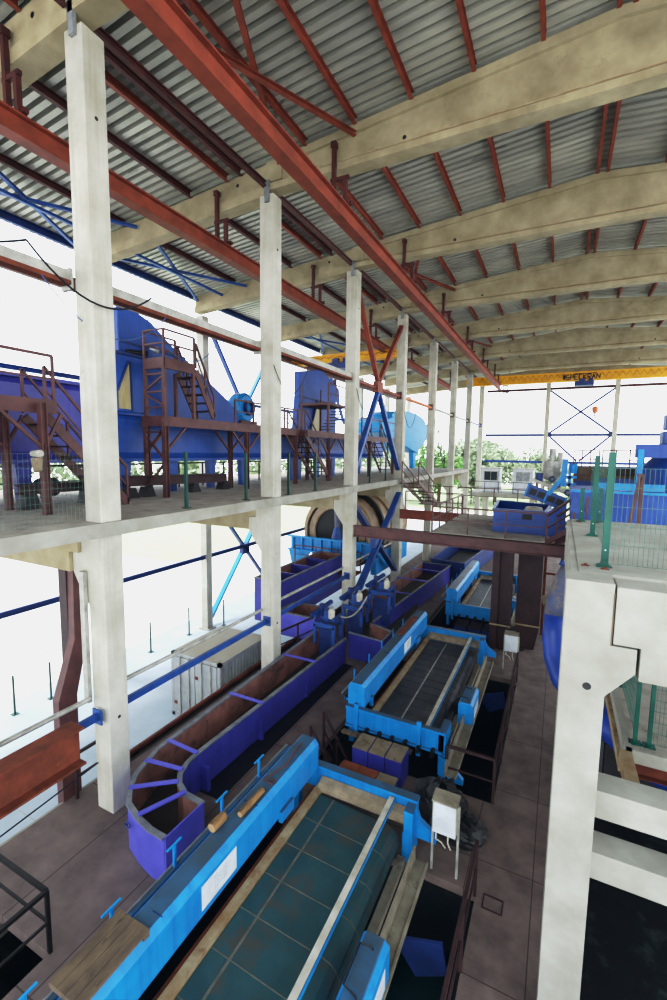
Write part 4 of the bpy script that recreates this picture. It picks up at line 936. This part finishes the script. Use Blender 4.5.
# control boxes
def control(x0, x1, y, zt, label, m):
    t = thing('control_box', ((x0 + x1) / 2, y, 0), label, 'control box', 'control boxes on stands')
    build('cabinet', MB().box(x0 + .04, x1 - .04, y - .12, y + .12, zt - .62, zt - .02), m, t, bevel=.01)
    build('door', MB().box(x0 + .05, x1 - .05, y - .135, y - .12, zt - .6, zt - .05), 'white_paint', t)
    build('canopy', MB().prism([(y - .16, zt - .03), (y + .14, zt), (y + .14, zt + .02), (y - .15, zt - .01)], 'x', x0 + .02, x1 - .02), 'gutter', t)
    for x in (x0 + .02, x1 - .02):
        build('leg', MB().chan((x, y + .02, 0), (x, y + .02, zt - .1), .04, .04, .006, up=(0, 1, 0)), 'galv', t)
    build('cable', MB().tube([(x0 + .1, y - .03, zt - .58), (x0 + .1, y - .1, zt - .75), (x0 + .2, y - .08, zt - .8), (x0 + .25, y, zt - .95)], .015, 6).tube([(x0 + .3, y - .03, zt - .58), (x0 + .3, y - .05, zt - .8), (x0 + .34, y, zt - .95)], .015, 6), 'off_white', t)
control(-1.66, -1.18, 7.4, 1.46, 'white control box on two slotted legs at the near pit edge', 'off_white')
control(-1.38, -.88, 16.0, 1.35, 'white control box on a stand near the brown posts', 'off_white')

# pit railings
railing('pit_railing', [(-.86, 7.25, 0), (-.86, 1.0, 0)], 'brown railing along the walkway beside the nearest pit', 'brown_dark', 1.0)
railing('pit_railing', [(-1.85, 9.5, 0), (-.86, 9.5, 0), (-.86, 15.3, 0)], 'brown railing round the middle pit', 'brown_dark', 1.0)
tag(build('pit_beam', MB().ibeam((-2.0, 5.0, -.5), (-.95, 4.6, -.6), .1, .1), 'brown_dark'), 'small brown bracket beam crossing the near pit', 'beam')
# stair and rails between launder and machines
stairs('deck_stair', (-4.9, 9.45, 0), (-4.15, 9.45, -1.2), .65, (0, -1, 0), 'brown steel stair with handrails going down beside the dark blue boxes', 'brown_dark', .95)
tag(build('hatch_frame', MB().wall([(-.72, 7.1), (-.42, 7.1), (-.42, 7.35), (-.72, 7.35)], 0, .012, .02, closed=True), 'brown_dark'), 'small square hatch frame in the brown walkway', 'hatch')

# ------------------------------------------------------------------ mid platform
t = thing('bridge_platform', (-2.3, 17.5, 3.8), 'brown steel bridge platform spanning from the left columns toward the right slab', 'platform')
build('deck', MB().box(-4.4, .45, 17.3, 23.6, 4.28, 4.34), 'slab_top', t)
build('landing', MB().box(-7.6, -6.3, 26.9, 28.6, 4.28, 4.34), 'slab_top', t)
build('front_beam', MB().ibeam((-7.68, 17.4, 4.08), (.45, 17.4, 4.08), .2, .48, .03, .04), 'brown', t)
build('rear_beam', MB().ibeam((-7.68, 23.5, 4.1), (-3.4, 23.5, 4.1), .2, .5, .03, .04), 'red', t)
build('side_beam', MB().ibeam((-4.35, 17.4, 4.08), (-4.35, 23.5, 4.08), .16, .4), 'brown', t)
railing('bridge_railing', [(-4.3, 23.3, 4.34), (-4.35, 17.4, 4.34), (-.3, 17.4, 4.34)], 'brown pipe railing along the front of the bridge platform', 'brown', 1.0)
railing('bridge_railing', [(-7.4, 23.6, 4.34), (-4.4, 23.6, 4.34)], 'pipe railing at the back left of the bridge platform', 'brown', 1.0)
railing('bridge_railing', [(-7.4, 28.4, 4.34), (-.8, 28.4, 4.34)], 'far pipe railing across the back of the bridge platform', 'brown', 1.0)
stairs('bridge_stair', (-7.45, 23.0, 6.0), (-7.45, 27.3, 4.34), .9, (1, 0, 0), 'brown stair from the upper left slab down to the bridge platform', 'brown', .95)
stairs('bridge_stair', (-.1, 14.6, 6.0), (-.9, 17.5, 4.4), .9, (0, -.4, 0), 'brown steep steps with rails at the right end of the bridge platform', 'brown', 1.0) if False else None
t = thing('bridge_steps', (0, 16.5, 4.4), 'brown handrails and steps rising from the bridge platform to the right slab', 'stairs')
for dx in (0, .3):
    build('handrail', MB().bar((-.28 + dx, 17.3, 5.3), (.42 + dx, 14.0, 6.28), .06), 'brown', t)
    build('mid_rail', MB().bar((-.28 + dx, 17.3, 4.85), (.42 + dx, 14.0, 5.85), .04), 'brown', t)
    build('post', MB().bar((.42 + dx, 14.0, 5.35), (.42 + dx, 14.0, 6.28), .06), 'brown', t)
    build('post', MB().bar((-.28 + dx, 17.3, 4.34), (-.28 + dx, 17.3, 5.3), .06), 'brown', t)
    build('stringer', MB().bar((-.28 + dx, 17.2, 4.36), (.42 + dx, 14.0, 5.4), .05, .18), 'brown', t)
# brown posts under
t = thing('brown_box_post', (-1.7, 17.8, 0), 'wide reddish brown box post holding up the bridge platform', 'post')
build('shaft', MB().box(-2.05, -1.8, 17.6, 18.1, 0, 3.84).box(-1.8, -1.5, 17.75, 18.1, 0, 3.84).box(-1.5, -1.35, 17.6, 18.1, 0, 3.84), 'brown_dark', t)
build('splice', MB().box(-2.07, -1.33, 17.57, 17.6, .95, 1.0), 'rusty_rail', t)
t = thing('brown_hopper', (-.7, 18.5, 0), 'dark brown tapered hopper leg behind the box post', 'hopper')
build('shaft', MB().box(-1.2, -.35, 18.2, 19.2, .9, 3.84), 'brown_dark', t)
build('taper', MB().prism([(-1.2, .9), (-.35, .9), (-.5, 0), (-1.0, 0)], 'y', 18.2, 19.2), 'brown_dark', t)
build('joint_line', MB().box(-1.22, -.33, 18.17, 18.2, .9, .95), 'rusty_rail', t)
t = thing('under_gear', (-.3, 22, 1), 'dark pipes and brackets in shadow right of the hopper leg', 'machine')
build('frame', MB().bar((-.3, 20, 0), (-.3, 20, 3.6), .1).bar((.3, 20, 0), (.3, 20, 3.6), .1).bar((-.3, 20, 2.6), (.6, 20, 2.6), .08).bar((-.2, 20, 1.2), (.6, 20, 1.9), .08), 'rust', t)
build('pipe', MB().tube([(-.2, 18.8, .1), (0, 18.6, 1.8), (.1, 18.2, 2.8)], .05, 8), 'galv', t)
build('pump', lump((.15, 17.5, 2.2), (.45, .4, .3), 1, 11), 'tank_top', t)
# open blue box on platform
t = thing('blue_skip', (-1.3, 19.5, 4.34), 'open royal blue steel skip standing on the bridge platform', 'skip')
build('shell', MB().wall([(-2.25, 18.8), (-.4, 18.8), (-.25, 21.6), (-2.5, 22.4)], 4.34, 5.25, .05, closed=True), 'blue_deep', t)
build('rim', MB().wall([(-2.25, 18.8), (-.4, 18.8), (-.25, 21.6), (-2.5, 22.4)], 5.2, 5.26, .12, closed=True), 'blue_steel', t)
build('bottom', MB().box(-2.2, -.4, 18.9, 21.5, 4.34, 4.4), 'navy', t)
build('rib', MB().box(-2.28, -.38, 18.73, 18.78, 4.78, 4.84).box(-1.6, -1.0, 18.72, 18.78, 4.4, 4.7), 'blue_deep', t)
build('opening', MB().box(-1.2, -.85, 18.765, 18.775, 4.9, 5.12), 'drum_dark', t)
# inclined feeder
t = thing('inclined_feeder', (-.5, 21, 5), 'tilted blue vibrating feeder with pale tray and drive boxes above the skip', 'machine')
build('side_frame', MB().bar((-1.14, 19.5, 6.02), (.24, 19.5, 5.5), .08, .5), 'blue_steel', t)
for (xa, za) in ((-1.02, 5.98), (-.72, 5.87), (-.36, 5.73), (-.06, 5.62)):
    build('opening', MB().bar((xa, 19.44, za), (xa + .24, 19.44, za - .09), .02, .24), 'drum_dark', t)
build('tray', MB().bar((-.95, 20.1, 6.4), (.45, 20.1, 5.85), .9, .12), 'off_white', t)
for (xa, za) in ((-1.15, 6.0), (-.45, 5.76), (.2, 5.52)):
    build('rib', MB().bar((xa - .06, 19.43, za - .24), (xa + .1, 19.43, za + .26), .09, .06), 'blue_machine', t)
build('discharge', MB().lathe((-.85, 19.7, 4.75), 'z', [(0, .42), (.3, .42), (.55, .3), (.6, 0)], 20), 'off_white', t)
build('cone', MB().lathe((-.3, 20.4, 6.35), 'z', [(0, .1), (.1, .3), (.35, .34), (.8, .3), (.85, 0)], 18), 'galv', t)
build('cylinder', MB().tube([(-.3, 20.3, 7.1), (-.3, 20.3, 7.65)], .13, 12).tube([(-.02, 20.3, 6.9), (-.02, 20.3, 7.5)], .1, 12), 'galv', t)
build('post', MB().bar((.12, 19.6, 6.2), (.18, 19.6, 7.25), .2), 'blue_machine', t)
build('inclined_post', MB().bar((-.35, 19.45, 5.85), (.1, 19.45, 6.55), .14), 'blue_machine', t)
build('bracket', MB().box(.25, .6, 19.7, 20.1, 6.2, 6.32).box(.25, .6, 19.7, 20.1, 6.5, 6.6).box(.3, .4, 19.7, 19.9, 6.2, 7.0), 'blue_machine', t)
build('bracket_motor', MB().lathe((.45, 19.8, 6.7), 'z', [(0, .14), (.35, .16), (.4, 0)], 14), 'blue_machine', t)
for (x, z) in ((.32, 5.95), (-.25, 6.45), (-.05, 6.25)):
    build('spring', MB().lathe((x, 19.6, z), 'y', [(-.08, .1), (0, .13), (.08, .1), (.08, .06), (-.08, .06), (-.08, .1)], 14), 'navy', t)
build('dust_cap', MB().lathe((-.72, 19.9, 6.35), 'z', [(0, .13), (.32, .13), (.34, 0)], 14), 'navy', t)
tag(build('blue_chute', MB().prism([(-.45, 4.34), (.3, 4.34), (.3, 5.6), (-.45, 5.2)], 'y', 18.6, 19.4), 'blue_deep'), 'blue sheet chute beside the skip under the feeder', 'chute')

# ------------------------------------------------------------------ right slab, column and fence
t = thing('right_column', (.4, 5.95, 0), 'massive white concrete column with corbel in the right foreground', 'column')
build('shaft', MB().prism([(.14, GZ), (.14, 6.0), (.62, 6.0), (.62, 5.3), (.87, 5.3), (.87, 5.02), (.6, 4.7), (.6, GZ)], 'y', 5.7, 6.15), 'concrete_white', t, bevel=.008)
build('socket_hole', MB().lathe((.42, 5.698, 4.78), 'y', [(0, 0), (-.001, .035), (-.003, .04), (0, .045)], 18), 'drum_dark', t)
build('joint_line', MB().box(.615, .628, 5.695, 5.7, 5.3, 5.9), 'wood', t)
t = thing('right_floor_beam', (2, 5.95, 5), 'white concrete edge beam notched onto the right column corbel', 'beam')
build('body', MB().prism([(.64, 5.32), (.9, 5.32), (.9, 4.95), (7.4, 4.95), (7.4, 5.97), (.64, 5.97)], 'y', 5.7, 6.15), 'concrete_white', t, bevel=.008)
build('floor_right', MB().box(.28, 7.5, 6.15, 11.2, 5.7, 6.0), 'concrete_white', kind='structure')
build('trim_right_edge', MB().box(.2, .28, 6.15, 11.2, 5.2, 5.99), 'concrete_white', kind='structure')
# struts by column
for z, lab in ((2.93, 'upper'), (2.1, 'lower')):
    tag(build('concrete_strut', MB().box(.6, 7.5, 6.1, 6.5, z, z + .36), 'concrete_white', bevel=.01), '%s horizontal concrete strut right of the foreground column' % lab, 'beam')
# lower right slab
t = thing('lower_slab', (3, 9.5, 2.9), 'grey lower concrete slab with mesh fence seen under the right beam', 'slab')
build('deck', MB().prism([(1.2, 7.75), (7.5, 7.75), (7.5, 13), (1.2, 13)], 'z', 2.85, 3.0), 'slab_top', t)
build('edge', MB().box(1.14, 7.5, 7.7, 7.76, 2.82, 3.02).box(1.12, 1.22, 7.7, 13, 2.82, 3.02), 'concrete_white', t)
tag(build('rust_channel', MB().chan((1.3, 7.9, 2.66), (7.5, 7.9, 2.66), .12, .3), 'rust'), 'rusty channel beam under the lower right slab', 'beam')
tag(build('support_girder', MB().bar((1.13, 6.52, 2.95), (1.13, 7.68, 2.9), .16, .2).bar((1.13, 7.68, 2.72), (1.13, 12.9, 2.72), .14, .16), 'rusty_rail'), 'tan steel girder running back under the lower right slab', 'beam')
for x, y, lab in ((1.3, 9.9, 'on the far corner of the lower right slab'), (1.28, 7.95, 'on the near corner of the lower right slab, left one'), (1.46, 7.95, 'on the near corner of the lower right slab, right one')):
    t = thing('fence_post', (x, y, 3), 'short green fence post %s' % lab, 'post')
    build('post', MB().box(x - .025, x + .025, y - .03, y + .03, 3, 4.1), 'green', t); build('base_plate', MB().box(x - .08, x + .08, y - .07, y + .07, 3, 3.02), 'green', t)
t = thing('mesh_fence', (1.3, 9, 3), 'grey wire mesh fence on the lower right slab', 'fence')
build('wire_panel', mesh_panel((1.3, 7.95, 0), (1.3, 12.5, 0), 3.05, 4.1, .06, .15), 'wire_green', t)
build('wire_panel', mesh_panel((1.46, 7.95, 0), (5.0, 7.95, 0), 3.05, 4.1, .05, .15), 'wire_green', t)
# green fence on the slab
for x, y, h, lab in ((.57, 6.55, 1.44, 'nearest tall green fence post with bolted foot on the right slab'), (.57, 9.0, 1.4, 'second tall green fence post on the right slab'), (.46, 10.9, .72, 'farther green fence post at the slab corner'), (.8, 11.0, .72, 'thin green fence post behind the mesh')):
    t = thing('green_fence_post', (x, y, 6), lab, 'post')
    build('post', MB().box(x - .038, x + .038, y - .03, y + .03, 6, 6 + h), 'green', t)
    build('foot', MB().prism([(x - .09, 6.0), (x + .09, 6.0), (x + .08, 6.025), (x + .04, 6.035), (x + .035, 6.09), (x - .035, 6.09), (x - .04, 6.035), (x - .08, 6.025)], 'y', y - .05, y + .05), 'green', t)
    build('bolt', MB().lathe((x, y - .026, 6.22), 'y', [(0, 0), (-.006, .0), (-.006, .01), (0, .01)], 8).lathe((x, y - .026, 6.08), 'y', [(0, 0), (-.006, .0), (-.006, .01), (0, .01)], 8), 'white_paint', t)
t = thing('green_mesh_fence', (.57, 7, 6), 'green welded mesh fence turning the corner of the right slab', 'fence')
build('wire_panel', mesh_panel((.6, 6.58, 0), (.6, 10.9, 0), 6.15, 7.35, .16, .2, .002), 'green', t)
build('wire_panel', mesh_panel((.61, 6.5, 0), (4.2, 6.5, 0), 6.06, 7.25, .05, .2, .0022), 'wire_green', t)
for x, y in ((.36, 6.5), (.57, 6.4), (.42, 10.75), (.75, 10.8)):
    tag(build('anchor_bolt', MB().box(x - .045, x + .045, y - .02, y + .02, 6, 6.012).box(x - .02, x + .02, y - .02, y + .02, 6.012, 6.03), 'rust'), 'rusty anchor plate on the right slab, %s' % ('at the left edge by the camera' if (x, y) == (.36, 6.5) else 'in front of the nearest green post' if y == 6.4 else 'at the far edge, left one' if x == .42 else 'at the far edge, right one'), 'anchor')

# blue tank and walkway behind the fence
t = thing('blue_tank', (2, 14, 4), 'long royal blue open steel tank behind the green fence', 'tank')
build('shell', MB().prism([(.3, 6.45), (3.4, 6.5), (3.4, 3.6), (.45, 3.6)], 'y', 14, 16.2), 'blue_deep', t)
build('rim', MB().box(.9, 2.4, 13.9, 14.0, 6.5, 6.68).box(.3, 3.4, 13.93, 14.02, 6.4, 6.47), 'blue_machine', t)
build('rib', MB().box(.3, 3.4, 13.93, 14, 5.35, 5.42).prism([(.3, 5.9), (.4, 6.4), (.75, 5.7)], 'y', 13.9, 13.95), 'blue_steel', t)
t = thing('blue_silo', (3, 17, 5), 'round blue tank with a square motor on top at the right edge', 'silo')
build('shell', MB().lathe((3.3, 17.5, 4), 'z', [(0, 1.0), (3.0, 1.0), (3.35, .7), (3.4, 0)], 36), 'blue_deep', t, smooth=False)
build('platform_beam', MB().box(2.0, 4.6, 16.2, 16.4, 7.35, 7.75), 'blue_deep', t)
build('leg', MB().box(2.05, 2.2, 16.15, 16.3, 6.4, 7.6), 'blue_machine', t)
build('motor', MB().box(2.7, 3.3, 16.6, 17.2, 7.75, 8.15).box(2.75, 3.25, 16.65, 17.15, 8.2, 8.65), 'blue_steel', t, bevel=.04)
t = thing('rear_walkway', (1, 20, 6.7), 'pale brown walkway with railing behind the blue tank', 'walkway')
build('deck', MB().box(.5, 1.25, 19.9, 21, 6.42, 6.95).box(1.25, 2.5, 18.2, 20, 6.62, 6.95), 'wood', t)
build('fascia', MB().box(.5, 1.25, 19.85, 19.9, 6.6, 6.68), 'brown', t)
build('fascia', MB().box(1.7, 2.5, 18.12, 18.18, 6.72, 6.98), 'brown_dark', t)
for (xa, xb, y, z) in ((.45, 1.3, 19.9, 6.95), (1.3, 2.5, 18.3, 6.95)):
    build('top_rail', MB().bar((xa, y, z + .62), (xb, y, z + .66), .04).bar((xa, y, z + .3), (xb, y, z + .3), .03), 'brown', t)
    for k in range(4):
        x = xa + (xb - xa) * k / 3; build('rail_post', MB().bar((x, y, z), (x, y, z + .64), .04), 'brown', t)
tag(build('brown_a_frame', MB().bar((1.5, 12.6, 5.4), (1.68, 12.6, 6.95), .07).bar((1.72, 12.6, 5.4), (1.72, 12.6, 6.95), .07).bar((1.62, 12.6, 6.95), (1.75, 12.6, 6.95), .08), 'brown'), 'narrow brown A-shaped rail end in front of the blue tank', 'rail')
tag(build('wall_back_machine', MB().box(.6, 3.4, 24, 25, GZ + .1, 6.9), 'navy'), 'dark blue machine block behind the rear walkway', 'machine')
bpy.data.objects['wall_back_machine'].name = 'rear_machine_block'

# large blue pipe
t = thing('blue_pipe', (.2, 13, 1), 'large blue pipe bending down behind the right foreground column', 'pipe')
build('lower_run', MB().tube([(.14, 13.2, 3.1), (.13, 13.05, 2.6), (.2, 12.8, 2.1), (.4, 12.4, 1.75), (.8, 11.7, 1.6), (1.3, 11.0, 1.5), (2.1, 10.4, 1.2), (3.4, 10.0, .9), (6, 9.8, .7)], .3, 24), 'pipe_blue', t, smooth=True)
build('elbow', MB().tube([(.5, 13.8, 4.3), (.32, 13.6, 3.95), (.2, 13.35, 3.5), (.14, 13.2, 3.05)], .31, 24), 'pipe_dirty', t, smooth=True)
build('flange', MB().tube([(.48, 13.8, 4.25), (.52, 13.83, 4.35)], .38, 24), 'blue_steel', t)
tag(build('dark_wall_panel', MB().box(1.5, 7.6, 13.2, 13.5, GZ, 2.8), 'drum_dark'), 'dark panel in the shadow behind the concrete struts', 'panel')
tag(build('blue_launder_edge', MB().bar((.9, 7.0, 1.75), (4.6, 7.0, 1.5), .25, .3), 'blue_steel'), 'dark blue channel edge between the two concrete struts', 'channel')

# ------------------------------------------------------------------ back wall frame
BY = 51.2
for i, x in enumerate((-1.5, 4.45)):
    tag(build('back_column', MB().box(x - .2, x + .2, BY - .2, BY + .2, GZ, 14.6), 'concrete', bevel=.02), '%s pale concrete column of the open back wall' % ['left', 'right'][i], 'column')
bx = [-7.4, -1.7, -1.3, 4.25, 4.65, 10]
for (z, m, nm) in ((14.0, 'red_dark', 'top dark red'), (9.4, 'navy', 'middle blue'), (6.65, 'blue_steel', 'lower bright blue')):
    for k in range(3):
        tag(build('back_girt', MB().box(bx[k * 2], bx[k * 2 + 1], BY - .08, BY + .08, z - .12, z + .12), m), '%s horizontal girt of the open back wall, %s bay' % (nm, ['left', 'centre', 'right'][k]), 'girt', 'back wall girts')
t = thing('back_cross_brace', (1.5, BY, 9), 'thin steel X bracing in the centre bay of the open back wall', 'brace')
for (a, b_) in (((-1.3, 13.8), (4.25, 9.5)), ((4.25, 13.8), (-1.3, 9.5)), ((-1.3, 9.4), (1.4, 6.8)), ((4.25, 9.4), (1.6, 6.8))):
    build('diagonal', MB().bar((a[0], BY - .1, a[1]), (b_[0], BY - .1, b_[1]), .08, .17), 'navy', t)
build('gusset', MB().box(-1.35, -1.0, BY - .15, BY - .05, 9.2, 9.7).box(3.95, 4.3, BY - .15, BY - .05, 9.2, 9.7), 'navy', t)
# yellow cranes
def crane(x0, x1, y, z0, z1, label, tx, text=True):
    t = thing('overhead_crane', ((x0 + x1) / 2, y, z0), label, 'crane')
    build('girder', MB().box(x0, x1, y - .2, y + .2, z0, z1), 'yellow', t)
    build('flange', MB().box(x0, x1, y - .28, y + .28, z0 - .04, z0 + .04).box(x0, x1, y - .28, y + .28, z1 - .03, z1 + .03), 'yellow', t)
    build('end_truck', MB().box(x0 - .3, x0 + .3, y - 1.0, y + 1.0, z0 + .05, z0 + .5), 'yellow', t)
    h = build('hoist', MB().box(tx - .7, tx + .8, y - .5, y + .5, z0 - .45, z0 - .12).box(tx - .3, tx + .1, y - .4, y + .3, z0 - .15, z0 + .15).box(tx + .4, tx + .7, y - .4, y + .3, z0 - .15, z0 + .15), 'navy', t)
    ln = MB(); x = x0 + .6
    while x < x1 - .6:
        ln.tube([(x, y - .25, z1 - .1), (x + .25, y - .25, z0 + .2), (x + .5, y - .25, z1 - .1)], .015, 4, False); x += .5
    build('festoon_cable', ln, 'black', t)
    return t
cr_ = crane(-8.3, 9.0, 46.5, 13.98, 14.72, 'long yellow overhead crane girder crossing the back of the hall', 1.4)
# faded stencilled lettering on the girder
def glyphs(word, x, y, z, h, parent):
    b = MB(); G_ = {'S': [(0, 1, 1, 1), (0, 1, 0, .5), (0, .5, 1, .5), (1, .5, 1, 0), (0, 0, 1, 0)], 'P': [(0, 0, 0, 1), (0, 1, 1, 1), (1, 1, 1, .5), (0, .5, 1, .5)],
         'E': [(0, 0, 0, 1), (0, 1, 1, 1), (0, .5, .8, .5), (0, 0, 1, 0)], 'C': [(0, 0, 0, 1), (0, 1, 1, 1), (0, 0, 1, 0)], 'R': [(0, 0, 0, 1), (0, 1, 1, 1), (1, 1, 1, .5), (0, .5, 1, .5), (.4, .5, 1, 0)],
         'A': [(0, 0, .4, 1), (.4, 1, 1, 0), (.2, .4, .8, .4)], 'N': [(0, 0, 0, 1), (0, 1, 1, 0), (1, 0, 1, 1)], 'O': [(0, 0, 0, 1), (1, 0, 1, 1), (0, 0, 1, 0), (0, 1, 1, 1)], '-': [(0, .5, 1, .5)], 'K': [(0, 0, 0, 1), (0, .5, 1, 1), (0, .5, 1, 0)], 'T': [(.5, 0, .5, 1), (0, 1, 1, 1)]}
    for ch in word:
        for (a, c, d, e) in G_.get(ch, []):
            b.bar((x + a * h * .6, y, z + c * h), (x + d * h * .6, y, z + e * h), .07, .01, up=(0, 1, 0))
        x += h * .85
    build('lettering', b, 'black', parent)
glyphs('SPECKRAN', .0, 46.27, 14.1, .4, cr_)
build('emblem_bar', MB().box(.55, 2.4, 46.26, 46.28, 14.54, 14.6).box(-.25, -.05, 46.26, 46.28, 14.12, 14.5), 'black', cr_)
tag(build('crane_wire', MB().tube([(2.5, 46.5, 13.6), (2.5, 46.5, 11.6)], .02, 6), 'cable'), 'thin hoist wire hanging from the yellow crane', 'wire') if False else None
t = thing('crane_hook', (2.45, 46.5, 10.9), 'small orange crane hook block hanging against the sky', 'hook')
build('block', MB().lathe((2.45, 46.5, 11.1), 'z', [(0, .1), (.15, .22), (.5, .25), (.6, .1), (.62, 0)], 14), 'orange', t)
build('hook', MB().tube([(2.45, 46.5, 11.1), (2.45, 46.5, 10.85), (2.55, 46.5, 10.7), (2.62, 46.5, 10.8)], .05, 8), 'navy', t)
build('wire', MB().tube([(2.45, 46.5, 11.7), (2.45, 46.5, 13.6)], .012, 5), 'galv', t)
crane(-15.3, -8.3, 25.2, 12.8, 13.2, 'short yellow crane girder in the left side span', -12.3)
tag(build('short_girder', MB().ibeam((-15.1, -2, 12.9), (-15.1, 44, 12.9), .25, .4), 'brown'), 'dull red crane rail near the left eave', 'beam')

# booths on the back slab
tag(build('back_slab', MB().box(-8, -1.2, 46.5, 51, 3.2, 3.6), 'concrete_white'), 'pale concrete slab carrying the two white booths', 'slab')
for x, lab, wd in ((-6.2, 'left small white booth with dark windows on the back slab', 1.8), (-3.2, 'right small white booth with grey window on the back slab', 1.9)):
    t = thing('control_booth', (x, 48.6, 3.6), lab, 'booth')
    build('body', MB().box(x - wd / 2, x + wd / 2, 47.8, 49.4, 3.6, 5.95), 'white_paint', t, bevel=.03)
    build('roof', MB().box(x - wd / 2 - .1, x + wd / 2 + .1, 47.7, 49.5, 5.95, 6.05), 'off_white', t)
    f = build('window', MB().box(x - .65, x + .65, 47.74, 47.8, 4.75, 5.7), 'off_white', t)
    build('pane', MB().box(x - .6, x - .03, 47.72, 47.745, 4.8, 5.65).box(x + .03, x + .6, 47.72, 47.745, 4.8, 5.65), 'glass_dark' if x < -5 else 'grey_metal', f)
    build('door_line', MB().box(x + wd / 2 - .2, x + wd / 2 - .17, 47.77, 47.8, 3.7, 5.7), 'grey_metal', t)
railing('back_railing', [(-7.9, 46.6, 3.6), (-1.3, 46.6, 3.6)], 'thin dark railing in front of the white booths', 'brown_dark', 1.1, mids=(.5,))
for k, x in enumerate((-6.5, -2.2)):
    tag(build('slab_pier', MB().box(x - .25, x + .25, 46.9, 47.4, GZ, 3.2), 'concrete'), '%s concrete pier under the booth slab' % ['left', 'right'][k], 'pier')

# ------------------------------------------------------------------ vegetation beyond
def tree(x, y, h, r, seed, label, m, n=1500, z0=GZ):
    rnd = random.Random(seed)
    t = thing('leafy_tree', (x, y, z0), label, 'tree', 'trees beyond the hall')
    build('trunk', MB().tube([(x, y, z0), (x + .2, y, z0 + h * .4), (x, y, z0 + h * .8)], [.35, .25, .1], 8), 'bark', t)
    b = MB(); blobs = [(x + rnd.uniform(-.6, .6) * r, y + rnd.uniform(-.6, .6) * r, z0 + h * rnd.uniform(.35, .85), r * rnd.uniform(.35, .6)) for _ in range(9)]
    for _ in range(n):
        bx_, by_, bz_, br = rnd.choice(blobs); v = Vector((rnd.gauss(0, 1), rnd.gauss(0, 1), rnd.gauss(0, 1))).normalized() * br * rnd.uniform(.7, 1.05)
        c = Vector((bx_, by_, bz_)) + v; s = rnd.uniform(.25, .5) * r / 5
        u = Vector((rnd.gauss(0, 1), rnd.gauss(0, 1), rnd.gauss(0, 1))).normalized(); w_ = u.orthogonal().normalized()
        k = len(b.v); b.v += [tuple(c - u * s), tuple(c + w_ * s * .6), tuple(c + u * s), tuple(c - w_ * s * .6)]; b.f.append((k, k + 1, k + 2, k + 3))
    build('foliage', b, m, t)
tree(-11, 92, 12, 6, 1, 'big pale green tree behind the left white booth', 'leaf_pale', 2600)
tree(-4, 96, 10.5, 5.5, 2, 'big pale green tree right of the white booths', 'leaf_pale', 2600)
tree(-14, 88, 11, 6, 3, 'green tree seen between the far columns', 'leaf_pale', 2200)
tree(-20, 84, 10, 6, 4, 'green tree seen past the fourth column', 'leaf', 2000)
tree(4, 110, 5, 5, 5, 'distant pale tree beside the back X bracing', 'leaf_pale', 1500)
tree(14, 105, 5, 6, 6, 'distant low trees at the right of the back wall', 'leaf_pale', 1500)
for k in range(7):
    x, y = [(-75, 22), (-72, 36), (-66, 48), (-60, 60), (-52, 72), (-42, 80), (-32, 84)][k]
    tree(x, y, 8.5, 7, 20 + k, 'low green tree of the hedge beyond the left yard, %s from the left' % ORD[k], 'leaf_pale', 1200)
